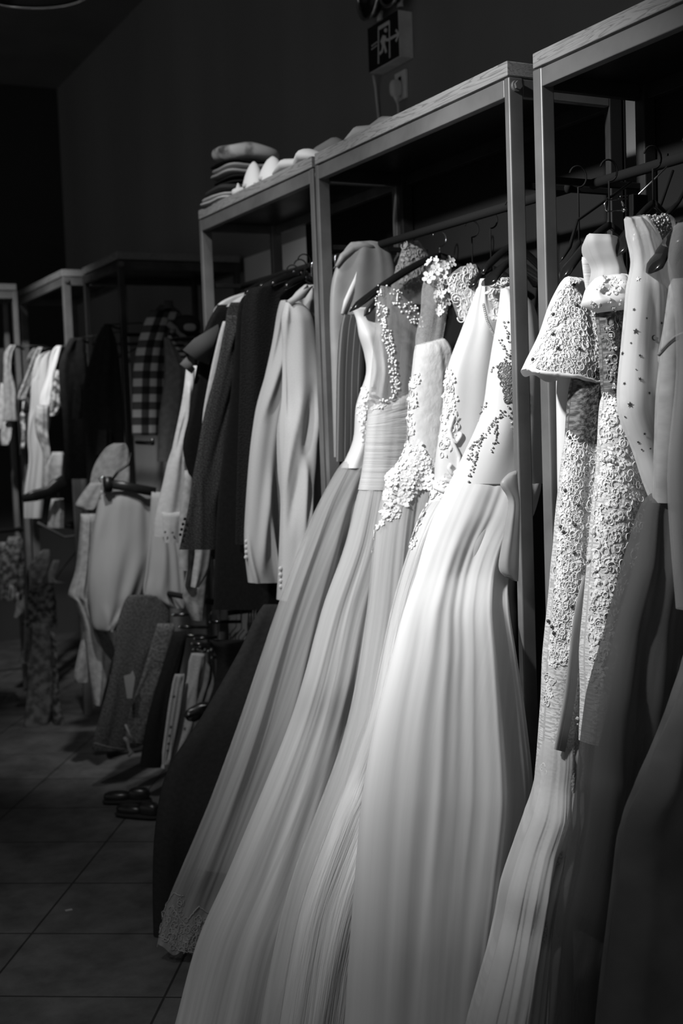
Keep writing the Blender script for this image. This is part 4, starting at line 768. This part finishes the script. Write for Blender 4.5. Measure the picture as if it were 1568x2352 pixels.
cuf = G('cuff', None, None, WHITE, 4.31, .028, [(1176, 372, 424, None, .02), (1210, 372, 420), (1246, 376, 412)], par=t, n=48, seed=83, amp=.003, k=2).o
buttons(cuf, [(379, 1222), (396, 1223)], 4.28, .0045, C(.25))
t = T('black_jacket', 'black short-sleeved jacket with pointed grey-edged collar flaps over the white shirt', 'jacket', 450, 900, 4.24, GJ)
G('jacket_body', None, None, BLACK, 4.24, .03, [(700, 500, 560, None, .01), (760, 470, 530), (860, 450, 520), (950, 436, 500), (1030, 420, 490), (1110, 440, 490)], par=t, n=60, seed=84, amp=.006, k=2)
fm = C(.11)
MB().poly([on_y(*q, 4.19) for q in ((420, 804), (446, 778), (500, 745), (505, 770), (478, 838), (450, 826))], (.15, 1, .1), .012).build('collar_flap', fm, t)
MB().poly([on_y(*q, 4.21) for q in ((413, 836), (430, 818), (447, 848), (440, 858))], (.1, 1, 0), .01).build('collar_flap', C(.2), t)
G('grey_shirt', 'white shirt tail hanging lower than the tweed jacket', 'shirt', C(.6), 4.25, .02, [(1080, 424, 440), (1200, 412, 440), (1266, 411, 434), (1310, 411, 433)], GJ, n=32, seed=85)
G('white_blouse_tail', 'pale blouse tail in a point, just right of the other shirt tail', 'shirt', C(.6), 4.13, .02, [(1030, 468, 500), (1120, 458, 496), (1200, 452, 492), (1270, 450, 484), (1310, 444, 478), (1348, 440, 456)], GJ, n=40, seed=86, amp=.006, k=2)
G('patterned_blouse', 'light printed blouse below the shirt tails, left of the double post', 'blouse', cloth('light_print', .5, .28, 30, .85, .1, lo=.4, hi=.6), 4.3, .025, [(1240, 436, 474), (1300, 432, 476), (1370, 420, 470), (1424, 442, 462)], GJ, n=48, seed=87, amp=.008, k=2)
for i, (nx, ny, tx, ty, Yh) in enumerate(((700, 640, 652, 662, 3.72), (690, 630, 620, 656, 3.84), (672, 628, 592, 662, 3.98), (655, 634, 560, 676, 4.12))):
    h = hanger(nx, ny, tx, ty, 'x', Y=Yh, wing=.014); h['group'] = 'dark hangers above the suit jackets'; h['label'] = 'dark hanger on the rail above the suit jackets of the second rack'
for i in range(7):
    Yh = 3.56+i*.045; c = Vector((RX, Yh, 2.041)); mb = MB(); mb.tube([c+Vector((math.cos(a)*.024, 0, math.sin(a)*.024)) for a in [-.9+k*.42 for k in range(10)]]+[c+Vector((-.024, 0, -.03)), c+Vector((-.01, 0, -.075)), c+Vector((0, 0, -.13))], .0025, 7)
    tag(mb.build('hanger_hook', CHROME), 'metal hanger hook in a row on the rail left of the double post', 'hanger hook', 'hooks in a row on the second rack')
# pale panel on the wall seen through the second rack
a, b, z0, z1 = on_x(567, 660, 2.395), on_x(716, 545, 2.395), on_x(640, 700, 2.395).z, on_x(640, 567, 2.395).z
tag(MB().box((2.385, b.y, z0), (2.40, a.y, z1), bev=.002).build('wall_panel', C(.85), None, smooth=False), 'pale flat panel on the wall seen through the second rack', 'panel')
# ------------------------------------------------------------------ outfits on the end-facing rack and the low rack
GL = 'light tops and skirts at the end of the aisle rack'
PALE = C(.34)
t = T('checked_shirt', 'large-checked flannel shirt hanging on the end of the dim rack', 'shirt', 345, 1000, 5.50)
G('shirt_body', None, None, CHECK, 5.49, .025, [(700, 368, 390, None, .012), (725, 350, 420), (780, 345, 432), (860, 372, 430), (960, 370, 415), (1040, 368, 400)], par=t, n=60, seed=101, amp=.006, k=2)
G('sleeve', None, None, CHECK, 5.44, .03, [(712, 345, 374, None, .02), (740, 332, 386), (770, 322, 382), (800, 314, 379), (850, 307, 377), (900, 305, 375), (950, 304, 372), (1000, 304, 362)], par=t, n=72, seed=102, amp=.006, k=2)
G('collar', None, None, CHECK, 5.46, .015, [(690, 378, 396, None, .015), (708, 376, 398)], par=t, n=30, seed=103)
tag(G('striped_top', 'x', 'top', STRIPE, 5.42, .015, [(765, 386, 414), (800, 384, 424), (850, 390, 428), (890, 396, 428), (910, 402, 424)], n=48, seed=104, amp=.004, k=2).o, 'narrow-striped dark top worn under the checked shirt on the end of the dim rack', 'top')
G('tank_top', 'plain grey tank top below the striped top, beside the checked sleeve', 'top', C(.10), 5.38, .02, [(775, 378, 388, None, .008), (850, 380, 430, None, .02), (900, 376, 430), (960, 368, 425), (1000, 366, 412), (1060, 362, 402)], n=60, seed=105, amp=.008, k=2)
t = T('cap', 'black cap topping the checked outfit', 'cap', 430, 760, 5.40)
c = on_y(428, 748, 5.40); mb = MB(); sell(mb, c, (.065, .06, .05), .9); mb.build('crown', BLACK, t); c2 = on_y(424, 778, 5.34); mb = MB(); sell(mb, c2, (.045, .05, .008), .8); mb.build('brim', BLACK, t)
c3 = on_y(436, 752, 5.335); mb = MB(); sell(mb, c3, (.03, .006, .018), .8); mb.build('patch', C(.2), t)
tag(MB().tube([on_y(*q, 5.37) for q in ((385, 742), (402, 755), (422, 775), (440, 787))], .014, 8, flat=.25, nrm=(0, 1, 0)).build('shoulder_strap', C(.16)), 'dim printed strap crossing the checked outfit', 'strap')
t = T('pale_tee', 'pale grey short-sleeved top with a pointed sleeve, left of the clip hanger with the skirt', 'top', 250, 1100, 5.36, GL)
G('top_body', None, None, PALE, 5.36, .03, [(1018, 262, 288, None, .015), (1032, 240, 294), (1070, 216, 296), (1110, 206, 296), (1180, 200, 300), (1240, 190, 290)], par=t, n=60, seed=106, amp=.006, k=2, wrinkle=.006)
G('sleeve', None, None, PALE, 5.31, .03, [(1108, 208, 236, None, .015), (1135, 188, 230), (1160, 174, 222), (1170, 186, 214)], par=t, n=48, seed=107, amp=.005, k=2)
G('pale_skirt', 'long wide pale grey skirt held by a black clip hanger bar', 'skirt', cloth('pale_skirt', .36, .32, 10, .9, .2, (1, .3, 1), trans=.05), 5.12, .05, [(1126, 230, 346, None, .02), (1150, 226, 348, None, .04), (1250, 212, 350), (1340, 204, 330), (1400, 208, 306), (1442, 214, 270), (1447, 228, 262)], GL, n=110, seed=108, amp=.016, k=4, wrinkle=.01)
t = T('clip_hanger', 'black clip hanger bar holding the long pale skirt', 'hanger', 290, 1120, 5.08)
MB().tube([on_y(*q, 5.06) for q in ((258, 1112), (300, 1120), (356, 1130))], .021, 10, flat=.5, nrm=(0, 1, 0)).build('bar', BLACKM, t)
MB().box(on_y(242, 1130, 5.05), on_y(252, 1094, 5.08)).build('clip', BLACKM, t); MB().tube([on_y(*q, 5.06) for q in ((246, 1098), (238, 1095), (226, 1099), (232, 1108))], .003, 6).build('clip_spring', CHROME, t)
MB().tube([on_y(*q, 5.08) for q in ((256, 1104), (272, 1082), (294, 1068), (300, 1040))], .006, 8).build('hook', BLACKM, t)
G('pale_blouse', 'pale draped blouse hanging in folds left of and lower than the long pale skirt', 'blouse', PALE, 5.2, .03, [(1180, 186, 222), (1240, 182, 215), (1310, 176, 212), (1365, 160, 212), (1385, 172, 214), (1430, 190, 220), (1480, 198, 258), (1540, 204, 252), (1618, 216, 230)], GL, n=72, seed=109, amp=.012, k=3, wrinkle=.008)
G('pale_cardigan', 'pale ribbed cardigan tail below the long skirt, cuffed at its hem', 'cardigan', C(.30), 5.24, .025, [(1450, 192, 212), (1500, 180, 208), (1550, 170, 204), (1566, 172, 202)], GL, n=40, seed=110, amp=.005, k=2)
G('pale_dress', 'pale pleated dress between the long pale skirt and the white shirt cuff', 'dress', cloth('pale_dress', .33, .28, 8, .9, .2, (1, .3, 1)), 4.95, .04, [(1130, 348, 368, None, .015), (1240, 342, 408), (1310, 336, 418), (1370, 332, 422), (1396, 380, 422)], GL, n=90, seed=111, amp=.014, k=4)
# low rack of trousers
GT = 'trousers and jeans on the low rail'
def trouser(lab, m_, Y, legs, seed, nm='jeans', cat='jeans', th=.035, seam=None):
    t = T(nm, lab, cat, legs[0][0][1], legs[0][-1][0], Y, GT)
    for i, L in enumerate(legs): G('trouser_leg' if i else 'waist_and_leg', None, None, m_, Y-.03*i, th, L, par=t, n=60, amp=.006, k=2, seed=seed+i, wrinkle=.006)
    if seam: MB().tube([on_y(x, y, Y-th-.012) for x, y in seam], .0025, 5).build('seam', C(.2), t)
    return t
trouser('dark denim jeans with a bright-edged waistband, leftmost on the low rail', DENIM, 4.95, [[(1366, 296, 372, None, .02), (1385, 284, 386), (1440, 268, 384), (1510, 262, 346), (1600, 242, 318), (1700, 214, 292), (1722, 212, 290)]], 121, seam=[(216, 1706), (250, 1716), (290, 1722)])
trouser('mid-grey faded jeans hanging beside the leftmost dark pair on the low rail', DENIM2, 4.8, [[(1432, 362, 402, None, .015), (1490, 345, 392), (1560, 324, 372), (1640, 296, 352), (1705, 288, 330)]], 123, seam=[(346, 1488), (362, 1496), (380, 1500)])
trouser('black trousers between the faded jeans and the cream denim pair', BLACK, 4.7, [[(1450, 400, 428), (1540, 372, 412), (1650, 340, 392), (1760, 322, 380)]], 125, 'trousers', 'trousers')
CREAM = trouser('cream button-fly denim trousers, palest pair on the low rail', CORD, 4.55, [[(1500, 440, 472, None, .015), (1522, 434, 470), (1565, 428, 458), (1620, 412, 452), (1690, 392, 436), (1740, 376, 412), (1764, 370, 392)], [(1548, 402, 424, None, .01), (1580, 394, 420), (1640, 384, 412), (1720, 374, 396), (1755, 372, 388)]], 127)
buttons(CREAM, [(399, 1600), (392, 1670), (389, 1690), (387, 1708), (385, 1724)], 4.47, .006, C(.12))
trouser('grey faded jeans right of the cream denim pair', C(.20), 4.42, [[(1520, 474, 492, None, .012), (1570, 466, 488), (1610, 454, 480), (1650, 446, 466)]], 131)
trouser('black shiny leather-look trousers folded over the low rail beside the grey faded jeans', cloth('black_leather', .02, .012, 30, .3, .2, spec=.5, coord='Object'), 4.35, [[(1612, 462, 520, None, .02), (1630, 430, 505), (1645, 424, 470), (1655, 430, 450)]], 133, 'trousers', 'trousers')
G('low_black_clothes', 'black garments massed at the right of the low rail, behind the black gown', 'clothes', BLACK, 4.2, .06, [(1470, 480, 640), (1520, 500, 650), (1620, 480, 640), (1750, 400, 620), (1850, 390, 600)], n=72, amp=.01, k=4, seed=135)
G('light_cloth', 'small pale bunched cloth on the low rail near the black gown', 'cloth', C(.42), 4.1, .02, [(1558, 552, 574), (1570, 532, 562), (1580, 526, 568), (1590, 522, 552)], n=32, amp=.006, k=2, seed=136)
t = T('price_tag', 'white swing tag hanging between the dark and the faded jeans', 'tag', 296, 1600, 4.74)
MB().poly([on_y(*q, 4.74) for q in ((284, 1553), (300, 1548), (305, 1540), (310, 1556), (303, 1604), (292, 1604))], (0, 1, 0), .002).build('tag_paper', C(.4), t, smooth=False)
tag(MB().tube([on_y(*q, 4.7) for q in ((288, 1664), (298, 1688), (313, 1713))], .0045, 6).build('drawstring', C(.4)), 'pale drawstring end slanting low between the jeans legs', 'drawstring')
tag(MB().tube([on_y(*q, 4.68) for q in ((285, 1694), (292, 1702), (295, 1718), (303, 1726), (294, 1738))], [.006, .008, .006, .012, .004], 8).build('tied_ribbon', C(.3)), 'small knotted pale ribbon just left of the slanting drawstring', 'ribbon')
rnd = random.Random(77)
dots = [(396, 1413), (412, 1440), (420, 1460), (446, 1467), (440, 1479), (459, 1485), (443, 1492), (454, 1492), (459, 1494), (470, 1492), (464, 1496), (477, 1496), (485, 1492), (494, 1494), (504, 1506), (486, 1510), (482, 1429), (571, 1498)]
for i, (x, y) in enumerate(dots):
    Y = 4.9-(x-396)/110*.55 if x < 520 else 4.1
    a = on_y(x, y, Y); b = a+Vector((.13, .0, -.012+rnd.uniform(-.01, .01)))
    t = thing('clip_hanger', (a.x, a.y, a.z), 'black trouser hanger with a bright round clip end on the low rail', 'hanger', 'trouser hangers with shiny clip ends on the low rail')
    MB().tube([a+Vector((.004, 0, 0)), b], .007, 8).build('bar', PLASTIC, t); MB().ball(a+Vector((0, -.003, 0)), .0055, 8, 6).build('clip_ball', CHROME, t)
    MB().tube([b, b+Vector((.004, 0, .05)), b+Vector((.03, 0, .075))], .002, 6).build('hook', BLACKM, t)
for i, (x, y) in enumerate(((582, 1424), (588, 1428), (594, 1430), (600, 1434), (568, 1424), (556, 1426))):
    q = on_x(x, y, 1.901); c = Vector((1.901, q.y, .751)); mb = MB(); mb.tube([c+Vector((math.cos(a_)*.024, 0, math.sin(a_)*.024)) for a_ in [-.8+k*.42 for k in range(10)]]+[c+Vector((-.026, 0, -.04)), c+Vector((-.028, 0, -.08))], .0022, 7)
    tag(mb.build('hanger_hook', CHROME), 'thin metal hook in the bunch on the low rail next to the gowns', 'hanger hook', 'bunch of hooks on the low rail')
for i, (y, x0, x1) in enumerate(((1542, 526, 574), (1549, 531, 560), (1555, 530, 560))):
    tag(MB().tube([on_y(x0, y, 4.12), on_y(x1+12, y+2, 4.23)], .003, 6).build('hanger_bar', CHROME), 'thin shiny hanger bar above the small pale cloth', 'hanger', 'shiny bars above the small pale cloth')
# ------------------------------------------------------------------ far row of blouses and coats
GF = 'blouses and dresses on the far rack'
F_ = [
 ('lace_blouse', 'textured lace blouse with long sleeve, left edge of the light group on the far rack', 'blouse', cloth('knit_lace', .45, .2, 60, .9, .4), 6.62, .03, [(797, 88, 98, None, .012), (830, 73, 88), (870, 57, 78), (905, 43, 64), (918, 41, 58)]),
 ('pale_blouse', 'pale short blouse behind the lace blouse, shoulder at the top left of the light group', 'blouse', C(.3), 6.85, .025, [(800, 76, 84), (815, 66, 82), (830, 62, 78)]),
 ('white_dress', 'long white dress under the lace blouse, reaching past the black bar hanger', 'dress', cloth('far_white', .55, .45, 9, .8, .2, (1, .3, 1)), 6.55, .05, [(806, 112, 118, None, .012), (822, 84, 116), (862, 74, 118), (880, 72, 116), (930, 70, 118), (960, 66, 116), (1010, 64, 108), (1060, 66, 104), (1130, 56, 102), (1190, 55, 96)]),
 ('bright_blouse', 'brightest plain white blouse of the far rack', 'blouse', cloth('far_bright', .82, .75, 9, .8, .2), 6.46, .03, [(794, 130, 141, None, .012), (806, 120, 140), (840, 112, 130), (870, 106, 121), (905, 94, 119), (930, 91, 118), (938, 96, 110)]),
 ('printed_blouse', 'light printed blouse right of the brightest blouse on the far rack', 'blouse', PRINT, 6.4, .03, [(850, 128, 140, None, .012), (890, 120, 141), (930, 117, 142), (955, 115, 126)]),
 ('printed_shirt', 'light shirt with blotchy print below the brightest blouse', 'shirt', cloth('blot', .5, .18, 16, .9, .2, lo=.4, hi=.6), 6.43, .03, [(930, 84, 112), (965, 80, 110), (1000, 84, 108), (1040, 98, 112), (1110, 100, 112)]),
 ('cream_skirt', 'cream skirt left of the dark post, hanging above the black bar hanger', 'skirt', C(.48), 6.42, .03, [(1038, 118, 144), (1070, 104, 146), (1120, 102, 146)]),
 ('cream_scarf', 'cream triangular garment end below the black bar hanger', 'scarf', C(.55), 6.4, .03, [(1145, 118, 146), (1180, 112, 148), (1212, 108, 148)]),
 ('grey_shirt', 'pale draped shirt at the far left, ending in a printed hem', 'shirt', C(.36), 6.75, .035, [(792, 24, 36, None, .012), (812, 10, 28), (850, 9, 26), (890, 8, 36), (930, 10, 38), (966, 8, 41)]),
 ('white_shirt', 'narrow white shirt edge at the left border of the photo', 'shirt', C(.5), 6.9, .03, [(880, 2, 16), (940, -10, 10), (985, -14, 8)]),
 ('pale_sleeve_top', 'pale rolled sleeve hanging below the printed hem at the far left', 'top', C(.42), 6.8, .025, [(968, 8, 26), (1000, 2, 26), (1022, 4, 18)]),
 ('dark_sweater', 'dark sweater with one dim lit shoulder at the left border', 'top', C(.03), 6.95, .03, [(800, -10, 8), (860, -14, 6), (960, -20, 6)]),
 ('patterned_scarf', 'narrow light patterned scarf hanging left of the long white dress', 'scarf', PRINT, 6.7, .02, [(922, 52, 64), (945, 50, 64), (955, 46, 58), (1000, 50, 60), (1030, 47, 58)]),
 ('grey_coat', 'dark coat whose grey shoulder catches light right of the dark far post', 'coat', C(.05), 6.0, .04, [(776, 162, 188, None, .015), (800, 150, 192), (850, 136, 200), (960, 145, 200), (1100, 150, 200)]),
 ('grey_vest', 'dim grey vest panel between two dark coats', 'vest', C(.10), 5.9, .03, [(888, 172, 192), (930, 168, 194), (950, 167, 190), (962, 168, 184)]),
 ('dark_coat', 'dark long coat hanging left of the checked outfit, dim lit collar', 'coat', C(.035), 5.75, .045, [(744, 240, 252, None, .015), (770, 225, 262), (795, 216, 268), (900, 190, 280), (1020, 196, 285), (1120, 200, 285)]),
 ('dim_check_shirt', 'barely lit checked shirt low among the dark coats', 'shirt', CHAR, 5.7, .03, [(985, 226, 252), (1020, 222, 254), (1045, 220, 252)]),
 ('lace_blouse', 'crumpled light lace top on the lower level, left of the dark post', 'top', cloth('lace_knit2', .38, .16, 30, .9, .4), 6.35, .035, [(1262, 100, 112, None, .015), (1280, 80, 116), (1305, 66, 112), (1335, 68, 96), (1360, 66, 84)]),
 ('white_bow_top', 'pale knotted cloth strip in the lower level by the dark far post', 'top', C(.45), 6.3, .02, [(1286, 124, 136), (1310, 114, 128), (1330, 112, 124), (1338, 112, 148)]),
 ('mottled_blouse', 'dark blouse with smoky light pattern below the crumpled lace top', 'blouse', PRINT_DK, 6.3, .04, [(1340, 74, 120, None, .02), (1380, 62, 128), (1440, 60, 132)]),
 ('mottled_dress', 'long mottled grey dress with a light hem, lowest of the far left clothes', 'dress', cloth('mottle', .13, .05, 26, .9, .2, lo=.4, hi=.6), 6.25, .045, [(1430, 74, 112, None, .02), (1480, 72, 124), (1560, 66, 130), (1640, 58, 116), (1668, 56, 108)]),
 ('mottled_skirt', 'dim second mottled skirt right behind the long mottled dress', 'skirt', PRINT_DK, 6.2, .03, [(1450, 116, 124), (1530, 120, 132), (1620, 122, 138), (1700, 128, 158), (1725, 132, 150)]),
 ('white_trousers', 'narrow pale trouser leg left of the long mottled dress', 'trousers', C(.30), 6.5, .025, [(1424, 56, 72), (1480, 54, 70), (1500, 50, 68), (1522, 44, 66)]),
 ('printed_tunic', 'dark printed tunic at the left border, lower level', 'tunic', PRINT_DK, 6.8, .04, [(1232, 20, 50), (1290, 0, 56), (1340, 0, 56), (1378, 0, 50)]),
 ('printed_vest', 'dim printed vest beside the tunic at the left border', 'vest', cloth('p3', .2, .04, 30, .9, .1, lo=.42, hi=.58), 6.9, .03, [(1245, -14, 14), (1300, -18, 22), (1370, -18, 12)]),
 ('light_hem', 'small pale triangular hem showing under the printed tunic', 'blouse', C(.35), 6.78, .02, [(1340, 22, 30), (1375, 16, 34)]),
 ('pale_tail', 'small pale cloth tail lower than the triangular hem', 'blouse', C(.3), 6.78, .02, [(1360, 30, 44), (1382, 34, 44), (1405, 36, 50), (1418, 33, 40)]),
 ('fringed_shawl', 'dim fringed shawl low at the left border near the floor', 'shawl', C(.07), 6.9, .04, [(1590, -10, 34), (1612, -20, 48), (1625, -20, 50)]),
]
NOTE = {'pale_blouse': 'the small pale blouse at the top left of the light group', 'grey_vest': 'the dim grey vest panel', 'grey_coat': 'the coat with the lit grey shoulder', 'cream_scarf': 'the cream garment end below the bar', 'white_trousers': 'the narrow pale trouser leg', 'dark_coat': 'the dark coat with dim lit collar', 'bright_blouse': 'the brightest blouse', 'grey_shirt': 'the pale draped shirt at the far left'}
for i, (nm, lab, cat, m_, Y, th, rows) in enumerate(F_):
    sf = G(nm, lab, cat, m_, Y, th, rows, GF, n=60, seed=200+i, amp=.008, k=3, wrinkle=.006)
    if nm in NOTE: low = nm in ('white_trousers', 'cream_scarf'); hang(sf, 'thin dark hanger inside ' + NOTE[nm], 2.055 if Y < 6.25 and not low else 1.825, .95 if nm == 'white_trousers' else (1.95 if Y < 6.25 else 1.9), .1)
t = T('bar_hanger', 'thick black bar hanger crossing the long white dress on the far rack', 'hanger', 100, 1140, 6.3)
MB().tube([on_y(*q, 6.33) for q in ((52, 1146), (80, 1138), (112, 1130), (130, 1116), (150, 1106))], [.018, .03, .03, .035, .04], 12, flat=.4, nrm=(0, 1, 0)).build('bar', BLACKM, t)
MB().tube([on_y(*q, 6.33) for q in ((150, 1106), (156, 1090), (160, 1070))], .006, 8).build('hook', BLACKM, t)
tag(MB().tube([on_y(*q, 6.36) for q in ((86, 1200), (118, 1218), (148, 1234))]+[Vector((1.82, 6.36, .958))], .007, 8).build('hanger_bar', C(.2)), 'pale slanting hanger edge at the far rack\'s lower level', 'hanger')
# floor scraps and shoes
q = on_z(158, 2091, 0); tag(MB().box((q.x-.011, q.y-.006, .0002), (q.x+.011, q.y+.006, .0022), bev=.0006).build('paper_scrap', C(.45), None, smooth=False), 'tiny pale scrap lying on the tiled floor', 'scrap')
def shoe(px, py, rz, lab):
    q = on_z(px, py, 0); t = thing('shoe', (q.x, q.y, 0), lab, 'shoe', 'dark shoes on the floor under the low rail'); R = Matrix.Rotation(rz, 3, 'Z')
    mb = MB(); sell(mb, q+Vector((0, 0, .012)), (.10, .034, .010), .6, R); mb.build('sole', C(.02), t)
    mb = MB(); sell(mb, q+R @ Vector((.035, 0, .03)), (.06, .03, .022), .9, R); sell(mb, q+R @ Vector((-.05, 0, .036)), (.045, .028, .03), .8, R); mb.build('upper', MATS['black_leather'], t)
shoe(292, 1845, 2.6, 'dark shoe farther from the camera under the low rail'); shoe(318, 1878, 2.3, 'dark shoe nearer the camera under the low rail')
